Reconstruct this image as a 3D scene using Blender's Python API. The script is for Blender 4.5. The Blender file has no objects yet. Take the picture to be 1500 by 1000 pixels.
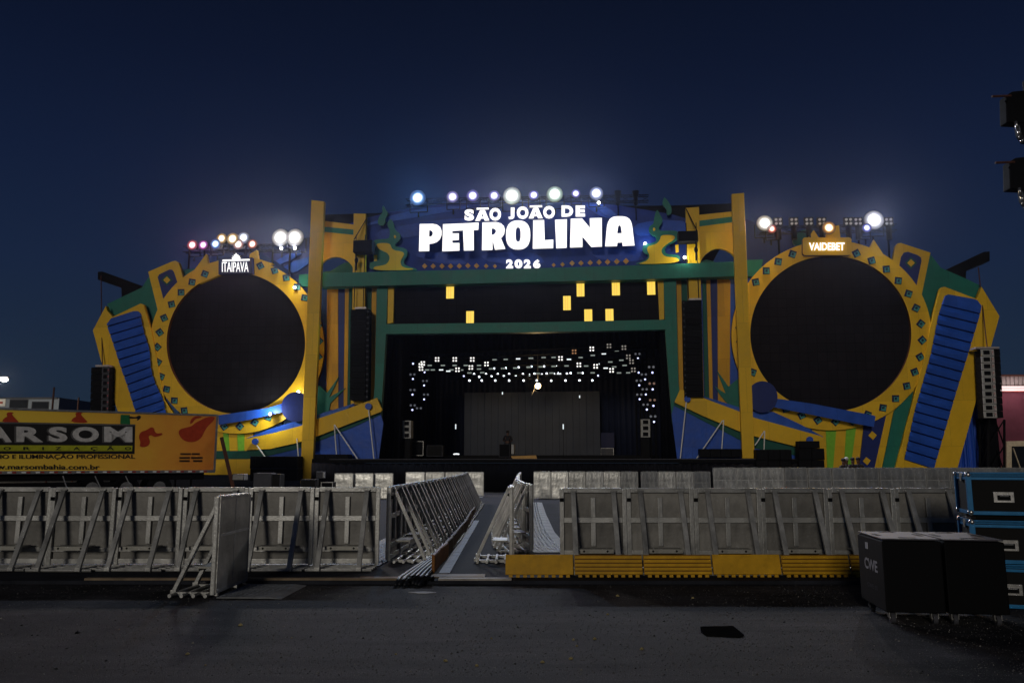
import bpy, bmesh, math, random
from mathutils import Vector, Matrix, noise
from mathutils.geometry import tessellate_polygon
random.seed(7)
R = math.radians
sc = bpy.context.scene
COL = sc.collection
V = Vector
# ------------------------------------------------------------------ camera
F = 28 / 36 * 1500
PIT = math.atan(177 / F)
CAMZ = 1.56
CAM = V((0, 0, CAMZ))
cd = bpy.data.cameras.new("camera"); cam = bpy.data.objects.new("camera", cd); COL.objects.link(cam)
cam.location = CAM; cam.rotation_euler = (math.pi / 2 + PIT, 0, 0)
cd.lens = 28; cd.sensor_width = 36; cd.clip_end = 3000; cd.clip_start = 0.05
sc.camera = cam
CP, SP = math.cos(PIT), math.sin(PIT)
def ray(px, py):
    x = (px - 750) / F; y = (500 - py) / F
    return V((x, CP - y * SP, SP + y * CP))
class Plane:
    def __init__(s, P0, u):
        s.P0 = V(P0); s.u = V(u).normalized(); s.n = s.u.cross(V((0, 0, 1))).normalized()
        if s.n.dot(CAM - s.P0) < 0: s.n = -s.n
    def at(s, px, py, off=0.0):
        r = ray(px, py)
        t = (off - (CAM - s.P0).dot(s.n)) / r.dot(s.n)
        return CAM + r * t
FAC = Plane((0, 45, 0), (1, -0.11, 0))
FROT = math.atan2(-0.11, 1)
def plane_y(Y): return Plane((0, Y, 0), (1, 0, 0))
# ------------------------------------------------------------------ materials
M = {}
def mat(name, col, rough=0.6, metal=0.0, var=0.15, scale=6.0, bump=0.0, bscale=40.0, col2=None, spec=0.5, coat=0.0):
    if spec == 0.5 and metal == 0: spec = 0.25
    m = bpy.data.materials.new(name); m.use_nodes = True; nt = m.node_tree; n = nt.nodes; L = nt.links
    b = n["Principled BSDF"]; b.inputs["Roughness"].default_value = rough; b.inputs["Metallic"].default_value = metal
    b.inputs["Specular IOR Level"].default_value = spec
    if coat: b.inputs["Coat Weight"].default_value = coat; b.inputs["Coat Roughness"].default_value = 0.15
    tc = n.new("ShaderNodeTexCoord")
    nz = n.new("ShaderNodeTexNoise"); nz.inputs["Scale"].default_value = scale; nz.inputs["Detail"].default_value = 6; nz.inputs["Roughness"].default_value = 0.62
    L.new(tc.outputs["Object"], nz.inputs["Vector"])
    cr = n.new("ShaderNodeValToRGB"); c = col; d = col2 or tuple(x * (1 - var * 1.6) for x in col)
    cr.color_ramp.elements[0].position = 0.3; cr.color_ramp.elements[1].position = 0.72
    cr.color_ramp.elements[0].color = (*d, 1)
    cr.color_ramp.elements[1].color = (*(tuple(min(1, x * (1 + var * 0.6)) for x in c)), 1)
    L.new(nz.outputs["Fac"], cr.inputs["Fac"]); L.new(cr.outputs["Color"], b.inputs["Base Color"])
    mr = n.new("ShaderNodeMapRange"); mr.inputs["To Min"].default_value = max(0.02, rough - 0.12); mr.inputs["To Max"].default_value = min(1, rough + 0.12)
    L.new(nz.outputs["Fac"], mr.inputs["Value"]); L.new(mr.outputs["Result"], b.inputs["Roughness"])
    if bump:
        n2 = n.new("ShaderNodeTexNoise"); n2.inputs["Scale"].default_value = bscale; n2.inputs["Detail"].default_value = 4
        L.new(tc.outputs["Object"], n2.inputs["Vector"])
        bp = n.new("ShaderNodeBump"); bp.inputs["Strength"].default_value = bump; bp.inputs["Distance"].default_value = 0.05
        L.new(n2.outputs["Fac"], bp.inputs["Height"]); L.new(bp.outputs["Normal"], b.inputs["Normal"])
    M[name] = m
    return m
def emis(name, col, st, sample=True):
    m = bpy.data.materials.new(name); m.use_nodes = True; n = m.node_tree.nodes
    b = n["Principled BSDF"]; b.inputs["Base Color"].default_value = (0.02, 0.02, 0.02, 1)
    b.inputs["Emission Color"].default_value = (*col, 1); b.inputs["Emission Strength"].default_value = st
    if not sample: m.cycles.emission_sampling = 'NONE'
    M[name] = m
    return m
mat("yellow", (0.82, 0.48, 0.012), 0.5, var=0.07, scale=1.2, bump=0.28, bscale=3)
mat("yellow_deep", (0.66, 0.33, 0.015), 0.55, var=0.08, scale=1.2, bump=0.28, bscale=3)
mat("green", (0.010, 0.17, 0.12), 0.5, var=0.12, scale=1.5, bump=0.28, bscale=3)
mat("green_dark", (0.006, 0.085, 0.06), 0.6, var=0.12)
mat("lime", (0.22, 0.55, 0.03), 0.5, var=0.1)
mat("blue", (0.014, 0.085, 0.46), 0.45, var=0.14, scale=1.6, bump=0.28, bscale=3)
mat("blue_mid", (0.014, 0.075, 0.44), 0.5, var=0.1, bump=0.28, bscale=3)
mat("navy", (0.008, 0.022, 0.15), 0.5, var=0.1)
mat("navy_dark", (0.005, 0.010, 0.05), 0.5)
mat("aqua", (0.06, 0.30, 0.26), 0.45)
mat("brown_edge", (0.10, 0.035, 0.01), 0.6)
mat("white_paint", (0.75, 0.74, 0.70), 0.5, var=0.05)
mat("black", (0.0045, 0.0045, 0.005), 0.75, var=0.2, spec=0.10)
mat("black_cloth", (0.004, 0.004, 0.006), 0.9, var=0.25, spec=0.1)
mat("black_gloss", (0.0035, 0.0035, 0.004), 0.65, var=0.2, spec=0.10)
mat("led_black", (0.011, 0.0098, 0.0115), 0.75, var=0.12, scale=0.5, spec=0.06)
mat("led_grey", (0.055, 0.061, 0.078), 0.8, var=0.12, scale=0.4, spec=0.05)
mat("grille", (0.007, 0.007, 0.008), 0.75, bump=0.2, bscale=60, spec=0.1)
mat("steel", (0.35, 0.34, 0.32), 0.4, metal=0.7, var=0.2)
mat("alu", (0.48, 0.475, 0.45), 0.38, metal=0.4, var=0.28, scale=4, bump=0.08)
mat("alu_dirty", (0.34, 0.33, 0.29), 0.5, metal=0.25, var=0.32, scale=3, bump=0.1, bscale=14)
mat("panel_back", (0.25, 0.238, 0.215), 0.55, metal=0.15, var=0.34, scale=2.6, bump=0.15, bscale=9)
mat("panel_shiny", (0.60, 0.59, 0.55), 0.33, metal=0.75, var=0.25, scale=2.2, bump=0.38, bscale=3)
mat("tread", (0.27, 0.28, 0.285), 0.7, metal=0.1, var=0.4, scale=2.5)
mat("cable_yellow", (0.68, 0.36, 0.010), 0.5, var=0.2, scale=5)
mat("cable_ridge", (0.16, 0.065, 0.006), 0.5, var=0.2, scale=5)
mat("rubber", (0.006, 0.006, 0.0065), 0.8, var=0.3, spec=0.1)
mat("mat_floor", (0.028, 0.030, 0.038), 0.85, var=0.35, scale=1.6, bump=0.2, spec=0.08)
mat("ply", (0.26, 0.19, 0.12), 0.7, var=0.3, scale=5)
mat("ply_pale", (0.42, 0.38, 0.33), 0.7, var=0.25, scale=5)
mat("orange_board", (0.30, 0.115, 0.02), 0.6, var=0.3, scale=4)
mat("case_blue", (0.007, 0.18, 0.42), 0.35, var=0.15)
mat("case_black", (0.010, 0.0095, 0.009), 0.7, var=0.2, spec=0.12)
mat("chrome", (0.6, 0.58, 0.55), 0.25, metal=0.9, var=0.1)
mat("banner_red", (0.42, 0.045, 0.012), 0.4)
mat("banner_green", (0.02, 0.16, 0.05), 0.4)
mat("banner_lime", (0.42, 0.42, 0.02), 0.4)
mat("banner_black", (0.018, 0.016, 0.014), 0.4)
mat("banner_grey", (0.10, 0.095, 0.09), 0.4)
mat("banner_white", (0.55, 0.53, 0.50), 0.4, var=0.2)
mat("rail_red", (0.35, 0.03, 0.02), 0.4)
mat("wall_grey", (0.22, 0.25, 0.30), 0.8, var=0.1)
mat("dark_glass", (0.012, 0.014, 0.018), 0.2)
mat("pink_wall", (0.17, 0.045, 0.07), 0.8, var=0.25, scale=0.5)
mat("cream", (0.62, 0.52, 0.36), 0.6)
mat("roof_sheet", (0.42, 0.36, 0.35), 0.45, metal=0.3, var=0.2)
mat("rust", (0.10, 0.035, 0.02), 0.7, var=0.3)
mat("skin", (0.11, 0.055, 0.035), 0.6)
mat("hair", (0.012, 0.009, 0.008), 0.6)
mat("cloth_dark", (0.018, 0.018, 0.022), 0.85)
mat("cloth_white", (0.6, 0.6, 0.58), 0.85)
mat("paper", (0.5, 0.5, 0.52), 0.8)
mat("leaf_scrap", (0.40, 0.32, 0.14), 0.8)
mat("speaker_white", (0.42, 0.41, 0.39), 0.5)
mat("case_grey", (0.07, 0.07, 0.08), 0.7, spec=0.15)
mat("tarp", (0.02, 0.022, 0.06), 0.7)
mat("ochre_diamond", (0.62, 0.26, 0.05), 0.5)
mat("cable_black", (0.010, 0.011, 0.014), 0.5, spec=0.4)
mat("tread_bar", (0.30, 0.33, 0.37), 0.45, metal=0.4, var=0.3, scale=8)
mat("ribbon_dim", (0.010, 0.050, 0.34), 0.5, var=0.2)
mat("rubber_mat", (0.008, 0.008, 0.008), 0.95, spec=0.0)
mat("chip_grey", (0.13, 0.125, 0.12), 0.9)
mat("chip_dark", (0.03, 0.03, 0.03), 0.9)
mat("chip_pale", (0.36, 0.34, 0.30), 0.9)
mat("header_blue", (0.009, 0.036, 0.25), 0.6, var=0.3, scale=0.5, bump=0.2, bscale=2)
mat("case_top_lit", (0.10, 0.095, 0.11), 0.6, var=0.25)  # paler than the body: light caught on the top is put into this colour
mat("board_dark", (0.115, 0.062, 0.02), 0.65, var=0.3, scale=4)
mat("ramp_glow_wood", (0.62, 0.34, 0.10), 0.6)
# asphalt
def asphalt():
    m = mat("asphalt", (0.060, 0.057, 0.060), 0.85, var=0.6, scale=0.9, bump=0.35, bscale=130, spec=0.15)
    nt = m.node_tree; n = nt.nodes; L = nt.links; b = n["Principled BSDF"]
    tc = next(x for x in n if x.type == 'TEX_COORD')
    src = b.inputs["Base Color"].links[0].from_socket
    vo = n.new("ShaderNodeTexVoronoi"); vo.inputs["Scale"].default_value = 60
    L.new(tc.outputs["Object"], vo.inputs["Vector"])
    cr = n.new("ShaderNodeValToRGB"); cr.color_ramp.elements[0].position = 0.0; cr.color_ramp.elements[0].color = (1.5, 1.48, 1.45, 1)
    cr.color_ramp.elements[1].position = 0.5; cr.color_ramp.elements[1].color = (0.75, 0.75, 0.75, 1)
    L.new(vo.outputs["Distance"], cr.inputs["Fac"])
    mx = n.new("ShaderNodeMix"); mx.data_type = 'RGBA'; mx.blend_type = 'MULTIPLY'; mx.inputs[0].default_value = 1
    L.new(src, mx.inputs[6]); L.new(cr.outputs["Color"], mx.inputs[7])
    # fine light grains
    n3 = n.new("ShaderNodeTexNoise"); n3.inputs["Scale"].default_value = 75; n3.inputs["Detail"].default_value = 2
    L.new(tc.outputs["Object"], n3.inputs["Vector"])
    c3 = n.new("ShaderNodeValToRGB"); c3.color_ramp.elements[0].position = 0.62; c3.color_ramp.elements[0].color = (0, 0, 0, 1)
    c3.color_ramp.elements[1].position = 0.74; c3.color_ramp.elements[1].color = (0.22, 0.215, 0.2, 1)
    L.new(n3.outputs["Fac"], c3.inputs["Fac"])
    ad = n.new("ShaderNodeMix"); ad.data_type = 'RGBA'; ad.blend_type = 'ADD'; ad.inputs[0].default_value = 1
    L.new(mx.outputs[2], ad.inputs[6]); L.new(c3.outputs["Color"], ad.inputs[7])
    # oil stains with a shape of their own
    n4 = n.new("ShaderNodeTexNoise"); n4.inputs["Scale"].default_value = 0.55; n4.inputs["Detail"].default_value = 8; n4.inputs["Roughness"].default_value = 0.65
    L.new(tc.outputs["Object"], n4.inputs["Vector"])
    c4 = n.new("ShaderNodeValToRGB"); c4.color_ramp.elements[0].position = 0.36; c4.color_ramp.elements[0].color = (0.5, 0.5, 0.5, 1)
    c4.color_ramp.elements[1].position = 0.52; c4.color_ramp.elements[1].color = (1, 1, 1, 1)
    L.new(n4.outputs["Fac"], c4.inputs["Fac"])
    m4 = n.new("ShaderNodeMix"); m4.data_type = 'RGBA'; m4.blend_type = 'MULTIPLY'; m4.inputs[0].default_value = 1
    L.new(ad.outputs[2], m4.inputs[6]); L.new(c4.outputs["Color"], m4.inputs[7])
    mp = n.new("ShaderNodeMapping"); mp.inputs["Scale"].default_value = (0.35, 2.6, 1); mp.inputs["Rotation"].default_value = (0, 0, R(4)); L.new(tc.outputs["Object"], mp.inputs["Vector"])
    n5 = n.new("ShaderNodeTexNoise"); n5.inputs["Scale"].default_value = 1.5; n5.inputs["Detail"].default_value = 9; n5.inputs["Roughness"].default_value = 0.72; L.new(mp.outputs["Vector"], n5.inputs["Vector"])
    c5 = n.new("ShaderNodeValToRGB"); c5.color_ramp.elements[0].position = 0.36; c5.color_ramp.elements[0].color = (0.55, 0.55, 0.56, 1); c5.color_ramp.elements[1].position = 0.66; c5.color_ramp.elements[1].color = (1.45, 1.42, 1.4, 1)
    L.new(n5.outputs["Fac"], c5.inputs["Fac"])
    m5 = n.new("ShaderNodeMix"); m5.data_type = 'RGBA'; m5.blend_type = 'MULTIPLY'; m5.inputs[0].default_value = 1
    L.new(m4.outputs[2], m5.inputs[6]); L.new(c5.outputs["Color"], m5.inputs[7]); L.new(m5.outputs[2], b.inputs["Base Color"])
asphalt()
def banner():
    m = mat("banner_yellow", (0.66, 0.47, 0.03), 0.3, var=0.12, scale=0.8, bump=0.25, bscale=1.5, coat=0.6)
    nt = m.node_tree; n = nt.nodes; L = nt.links; b = n["Principled BSDF"]
    tc = next(x for x in n if x.type == 'TEX_COORD'); nz = next(x for x in n if x.type == 'TEX_NOISE')
    sx = n.new("ShaderNodeSeparateXYZ"); L.new(tc.outputs["Object"], sx.inputs[0])
    ma = n.new("ShaderNodeMath"); ma.operation = 'MULTIPLY_ADD'; ma.inputs[1].default_value = 4.2; L.new(nz.outputs["Fac"], ma.inputs[0]); L.new(sx.outputs["X"], ma.inputs[2])
    mr = n.new("ShaderNodeMapRange"); mr.inputs["From Min"].default_value = -5.5; mr.inputs["From Max"].default_value = 2.2; L.new(ma.outputs[0], mr.inputs["Value"])
    cr = n.new("ShaderNodeValToRGB"); e = cr.color_ramp.elements
    e[0].position = 0; e[0].color = (0.86, 0.58, 0.05, 1); e[1].position = 1; e[1].color = (0.75, 0.23, 0.03, 1)
    k = e.new(.45); k.color = (0.84, 0.46, 0.045, 1)
    L.new(mr.outputs["Result"], cr.inputs["Fac"]); L.new(cr.outputs["Color"], b.inputs["Base Color"])
banner()
def tread_pattern():
    m = M["tread"]; nt = m.node_tree; n = nt.nodes; L = nt.links; b = n["Principled BSDF"]
    tc = next(x for x in n if x.type == 'TEX_COORD')
    ck = n.new("ShaderNodeTexChecker"); ck.inputs["Scale"].default_value = 26
    mp = n.new("ShaderNodeMapping"); mp.inputs["Rotation"].default_value = (0, 0, R(45)); mp.inputs["Scale"].default_value = (1, 0.45, 1)
    L.new(tc.outputs["Object"], mp.inputs["Vector"]); L.new(mp.outputs["Vector"], ck.inputs["Vector"])
    bp = n.new("ShaderNodeBump"); bp.inputs["Strength"].default_value = 0.8; bp.inputs["Distance"].default_value = 0.02
    L.new(ck.outputs["Fac"], bp.inputs["Height"]); L.new(bp.outputs["Normal"], b.inputs["Normal"])
tread_pattern()
def led_grid(nm, size):
    m = M[nm]; nt = m.node_tree; n = nt.nodes; L = nt.links; b = n["Principled BSDF"]
    tc = next(x for x in n if x.type == 'TEX_COORD'); src = b.inputs["Base Color"].links[0].from_socket
    sx = n.new("ShaderNodeSeparateXYZ"); cx = n.new("ShaderNodeCombineXYZ"); L.new(tc.outputs["Object"], sx.inputs[0]); L.new(sx.outputs["X"], cx.inputs["X"]); L.new(sx.outputs["Z"], cx.inputs["Y"])
    br = n.new("ShaderNodeTexBrick"); br.offset = 0; br.inputs["Scale"].default_value = 1; br.inputs["Brick Width"].default_value = size; br.inputs["Row Height"].default_value = size
    br.inputs["Mortar Size"].default_value = 0.012; br.inputs["Color1"].default_value = (1.0, 1.0, 1.0, 1); br.inputs["Color2"].default_value = (1.28, 1.25, 1.25, 1); br.inputs["Mortar"].default_value = (0.45, 0.45, 0.45, 1)
    L.new(cx.outputs[0], br.inputs["Vector"])
    mx = n.new("ShaderNodeMix"); mx.data_type = 'RGBA'; mx.blend_type = 'MULTIPLY'; mx.inputs[0].default_value = 1
    L.new(src, mx.inputs[6]); L.new(br.outputs["Color"], mx.inputs[7]); L.new(mx.outputs[2], b.inputs["Base Color"])
led_grid("led_black", 0.5)
def sheets(nm, w_, h_, tone):
    """cladding boards: slightly different sheets with fine joints"""
    m = M[nm]; nt = m.node_tree; n = nt.nodes; L = nt.links; b = n["Principled BSDF"]
    tc = next(x for x in n if x.type == 'TEX_COORD'); src = b.inputs["Base Color"].links[0].from_socket
    sx = n.new("ShaderNodeSeparateXYZ"); cx = n.new("ShaderNodeCombineXYZ"); L.new(tc.outputs["Object"], sx.inputs[0]); L.new(sx.outputs["X"], cx.inputs["X"]); L.new(sx.outputs["Z"], cx.inputs["Y"])
    br = n.new("ShaderNodeTexBrick"); br.offset = 0.5; br.inputs["Scale"].default_value = 1; br.inputs["Brick Width"].default_value = w_; br.inputs["Row Height"].default_value = h_
    br.inputs["Mortar Size"].default_value = 0.012; br.inputs["Color1"].default_value = (1, 1, 1, 1); br.inputs["Color2"].default_value = (tone, tone, tone, 1); br.inputs["Mortar"].default_value = (.76, .75, .75, 1)
    L.new(cx.outputs[0], br.inputs["Vector"])
    mx = n.new("ShaderNodeMix"); mx.data_type = 'RGBA'; mx.blend_type = 'MULTIPLY'; mx.inputs[0].default_value = 1
    L.new(src, mx.inputs[6]); L.new(br.outputs["Color"], mx.inputs[7]); L.new(mx.outputs[2], b.inputs["Base Color"])
for nm in ("yellow", "yellow_deep", "green", "blue", "navy"): sheets(nm, 1.6, 2.4, .86)
def per_piece(nm, lo, hi):
    """each copy of a piece is a little cleaner or dirtier"""
    m = M[nm]; nt = m.node_tree; n = nt.nodes; L = nt.links; b = n["Principled BSDF"]; src = b.inputs["Base Color"].links[0].from_socket
    oi = n.new("ShaderNodeObjectInfo"); mr = n.new("ShaderNodeMapRange"); mr.inputs["To Min"].default_value = lo; mr.inputs["To Max"].default_value = hi; L.new(oi.outputs["Random"], mr.inputs["Value"])
    mx = n.new("ShaderNodeMix"); mx.data_type = 'RGBA'; mx.blend_type = 'MULTIPLY'; mx.inputs[0].default_value = 1
    L.new(src, mx.inputs[6]); L.new(mr.outputs["Result"], mx.inputs[7]); L.new(mx.outputs[2], b.inputs["Base Color"])
for nm, lo, hi in (("alu", .72, 1.12), ("panel_back", .68, 1.15), ("panel_shiny", .7, 1.1), ("cable_yellow", .82, 1.08), ("black_gloss", .6, 1.6)): per_piece(nm, lo, hi)
# ------------------------------------------------------------------ mesh builder
class MB:
    def __init__(s): s.v = []; s.f = []; s.mi = []
    def add(s, vs, fs, mi=0):
        o = len(s.v); s.v += [V(p) for p in vs]
        for f in fs: s.f.append([i + o for i in f]); s.mi.append(mi)
        return s
    def box(s, c, d, mi=0, rot=None):
        c = V(c); hx, hy, hz = d[0] / 2, d[1] / 2, d[2] / 2
        vs = [V((x, y, z)) for x in (-hx, hx) for y in (-hy, hy) for z in (-hz, hz)]
        if rot is not None: vs = [rot @ p for p in vs]
        return s.add([p + c for p in vs], [(0, 1, 3, 2), (4, 6, 7, 5), (0, 4, 5, 1), (2, 3, 7, 6), (0, 2, 6, 4), (1, 5, 7, 3)], mi)
    def bar(s, a, b, w, h, mi=0, up=(0, 0, 1)):
        a, b = V(a), V(b); d = (b - a); L = d.length; d.normalize()
        sd = d.cross(V(up))
        if sd.length < 1e-4: sd = d.cross(V((1, 0, 0)))
        sd.normalize(); u = sd.cross(d)
        rot = Matrix((d, sd, u)).transposed()
        return s.box((a + b) / 2, (L, w, h), mi, rot)
    def tube(s, a, b, r, seg=8, mi=0, r2=None, cap=True):
        a, b = V(a), V(b); d = (b - a).normalized(); r2 = r if r2 is None else r2
        x = d.orthogonal().normalized(); y = d.cross(x)
        vs = []
        for (p, q) in ((a, r), (b, r2)):
            for k in range(seg):
                t = 2 * math.pi * k / seg; vs.append(p + x * math.cos(t) * q + y * math.sin(t) * q)
        fs = [(k, (k + 1) % seg, seg + (k + 1) % seg, seg + k) for k in range(seg)]
        if cap: fs += [tuple(reversed(range(seg))), tuple(range(seg, 2 * seg))]
        return s.add(vs, fs, mi)
    def path(s, pts, r, seg=6, mi=0):
        pts = [V(p) for p in pts]; o = len(s.v); n = len(pts)
        for i, p in enumerate(pts):
            d = (pts[min(i + 1, n - 1)] - pts[max(i - 1, 0)]).normalized()
            x = d.cross(V((0, 0, 1)))
            if x.length < 1e-3: x = V((1, 0, 0))
            x.normalize(); y = x.cross(d)
            for k in range(seg):
                t = 2 * math.pi * k / seg; s.v.append(p + x * math.cos(t) * r + y * math.sin(t) * r)
        for i in range(n - 1):
            for k in range(seg):
                a = o + i * seg + k; b = o + i * seg + (k + 1) % seg
                s.f.append([a, b, b + seg, a + seg]); s.mi.append(mi)
        s.f.append([o + k for k in range(seg)]); s.mi.append(mi)
        s.f.append([o + (n - 1) * seg + k for k in range(seg)]); s.mi.append(mi)
        return s
    def ball(s, c, r, mi=0, seg=12, rings=8, sc=(1, 1, 1)):
        c = V(c); o = len(s.v)
        for i in range(rings + 1):
            t = math.pi * i / rings
            for k in range(seg):
                a = 2 * math.pi * k / seg
                s.v.append(c + V((r * sc[0] * math.sin(t) * math.cos(a), r * sc[1] * math.sin(t) * math.sin(a), r * sc[2] * math.cos(t))))
        for i in range(rings):
            for k in range(seg):
                s.f.append([o + i * seg + k, o + i * seg + (k + 1) % seg, o + (i + 1) * seg + (k + 1) % seg, o + (i + 1) * seg + k]); s.mi.append(mi)
        return s
    def slab3(s, loops, n, thick, mi=0, side=None):
        """loops: lists of world points on one plane; first outer, rest holes; n: front normal"""
        side = mi if side is None else side
        u = V((0, 0, 1)).cross(n)
        if u.length < 1e-4: u = V((1, 0, 0))
        u.normalize(); w = n.cross(u)
        l2 = [[V((p.dot(u), p.dot(w), 0)) for p in lp] for lp in loops]
        tris = tessellate_polygon(l2)
        flat = [p for lp in loops for p in lp]; N = len(flat); o = len(s.v)
        s.v += flat + [p - n * thick for p in flat]
        for t in tris:
            s.f.append([o + i for i in t]); s.mi.append(mi)
            s.f.append([o + N + i for i in reversed(t)]); s.mi.append(side)
        k = 0
        for lp in loops:
            m = len(lp)
            for i in range(m):
                a = o + k + i; b = o + k + (i + 1) % m
                s.f.append([a, b, b + N, a + N]); s.mi.append(side)
            k += m
        return s
    def slab(s, pl, pts, off, thick, holes=(), mi=0, side=None):
        return s.slab3([[pl.at(x, y, off) for x, y in lp] for lp in [pts, *holes]], pl.n, thick, mi, side)
    def rect(s, pl, x0, y0, x1, y1, off, thick, mi=0):
        """upright box whose front face spans the box of the picture"""
        a = pl.at(x0, (y0 + y1) / 2, off); b = pl.at(x1, (y0 + y1) / 2, off)
        zt = pl.at((x0 + x1) / 2, y0, off).z; zb = pl.at((x0 + x1) / 2, y1, off).z
        ps = [V((a.x, a.y, zb)), V((b.x, b.y, zb)), V((b.x, b.y, zt)), V((a.x, a.y, zt))]
        return s.slab3([ps], pl.n, thick, mi)
WINV = {}
def build(name, mb, mats, parent=None, bevel=0.0, smooth=False, origin=None):
    me = bpy.data.meshes.new(name)
    mats = mats if isinstance(mats, (list, tuple)) else [mats]
    for m in mats: me.materials.append(M[m])
    vs = mb.v
    if parent is not None:
        inv = WINV[parent.name]; vs = [inv @ p for p in vs]; loc = None
    else:
        if origin is None:
            lo = [min(p[i] for p in vs) for i in range(3)]; hi = [max(p[i] for p in vs) for i in range(3)]
            loc = V(((lo[0] + hi[0]) / 2, (lo[1] + hi[1]) / 2, lo[2]))
        else: loc = V(origin)
        vs = [p - loc for p in vs]
    me.from_pydata([tuple(p) for p in vs], [], mb.f)
    me.polygons.foreach_set("material_index", mb.mi)
    bm = bmesh.new(); bm.from_mesh(me)
    bmesh.ops.recalc_face_normals(bm, faces=bm.faces)
    if bevel:
        es = [e for e in bm.edges if len(e.link_faces) == 2 and e.calc_face_angle(0) > 0.6]
        bmesh.ops.bevel(bm, geom=es, offset=bevel, segments=2, affect='EDGES', profile=0.6, clamp_overlap=True)
    if smooth:
        for f in bm.faces: f.smooth = True
    bm.to_mesh(me); bm.free(); me.update()
    o = bpy.data.objects.new(name, me); COL.objects.link(o)
    if parent is not None: o.parent = parent
    else: o.location = loc
    return o
def tag(o, label=None, cat=None, group=None, kind=None):
    if label: o["label"] = label
    if cat: o["category"] = cat
    if group: o["group"] = group
    if kind: o["kind"] = kind
    return o
def thing(name, label, cat, loc=(0, 0, 0), rz=0.0, group=None):
    o = bpy.data.objects.new(name, None); COL.objects.link(o)
    o.location = loc; o.rotation_euler = (0, 0, rz); o.empty_display_size = 0.3
    WINV[o.name] = (Matrix.Translation(V(loc)) @ Matrix.Rotation(rz, 4, 'Z')).inverted()
    return tag(o, label, cat, group)
def dup(root, loc, rz=0.0, label=None, group=None, scale=None, tilt=None):
    r = root.copy(); COL.objects.link(r); r.location = loc; r.rotation_euler = tilt or (0, 0, rz)
    if scale: r.scale = scale
    if label: r["label"] = label
    if group: r["group"] = group
    for ch in list(root.children):
        c = ch.copy(); COL.objects.link(c); c.parent = r
        for g in ch.children:
            d = g.copy(); COL.objects.link(d); d.parent = c
    return r
ORD = ["first", "second", "third", "fourth", "fifth", "sixth", "seventh", "eighth", "ninth", "tenth", "eleventh", "twelfth", "thirteenth", "fourteenth", "fifteenth", "sixteenth", "seventeenth", "eighteenth", "nineteenth", "twentieth", "twenty-first", "twenty-second", "twenty-third"]
def ell(cx, cy, rx, ry, a0=0, a1=360, n=48):
    full = abs(a1 - a0) >= 360
    m = n if full else n + 1
    return [(cx + rx * math.cos(R(a0 + (a1 - a0) * k / n)), cy - ry * math.sin(R(a0 + (a1 - a0) * k / n))) for k in range(m)]
def smooth_poly(p, it=2):
    for _ in range(it):
        q = []
        for i in range(len(p)):
            a, b = p[i], p[(i + 1) % len(p)]
            q.append((a[0] * .75 + b[0] * .25, a[1] * .75 + b[1] * .25)); q.append((a[0] * .25 + b[0] * .75, a[1] * .25 + b[1] * .75))
        p = q
    return p
def zc(pts, x0, y0, s): return [(x0 + x / s, y0 + y / s) for x, y in pts]
def base_of(pl, px, off, z=0.0):
    p = pl.at(px, 600, off); return V((p.x, p.y, z))
_TXT = {}
def text_geo(t, bold=0.0, shear=0.0):
    key = (t, bold, shear)
    if key in _TXT: return _TXT[key]
    cu = bpy.data.curves.new("t", 'FONT'); cu.body = t; cu.offset = bold; cu.shear = shear; cu.resolution_u = 4
    ob = bpy.data.objects.new("t", cu); COL.objects.link(ob)
    dg = bpy.context.evaluated_depsgraph_get(); dg.update()
    me = bpy.data.meshes.new_from_object(ob.evaluated_get(dg))
    vs = [tuple(v.co) for v in me.vertices]; fs = [tuple(p.vertices) for p in me.polygons]
    bpy.data.objects.remove(ob); bpy.data.curves.remove(cu); bpy.data.meshes.remove(me)
    _TXT[key] = (vs, fs); return vs, fs
def text_on(mb, t, pos, n, bold=0.0, thick=0.0, mi=0, shear=0.0):
    """pos(u,v) -> world point for the text's own bounding box"""
    vs, fs = text_geo(t, bold, shear)
    x0 = min(p[0] for p in vs); x1 = max(p[0] for p in vs); y0 = min(p[1] for p in vs); y1 = max(p[1] for p in vs)
    w = [pos((p[0] - x0) / (x1 - x0), (p[1] - y0) / (y1 - y0)) for p in vs]
    if not thick: return mb.add(w, fs, mi)
    from collections import Counter
    N = len(w); ec = Counter(); dirs = {}
    for f in fs:
        for i in range(len(f)):
            a, b = f[i], f[(i + 1) % len(f)]; ec[frozenset((a, b))] += 1; dirs[frozenset((a, b))] = (a, b)
    faces = list(fs) + [tuple(N + i for i in reversed(f)) for f in fs]
    for e, c in ec.items():
        if c == 1:
            a, b = dirs[e]; faces.append((b, a, a + N, b + N))
    return mb.add(w + [p - n * thick for p in w], faces, mi)
def px_pos(pl, x0, y0, x1, y1, off, dy=0.0):
    """box of the picture; dy: how much the right end is lower"""
    return lambda u, v: pl.at(x0 + (x1 - x0) * u, y1 + (y0 - y1) * v + dy * u, off)
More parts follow.
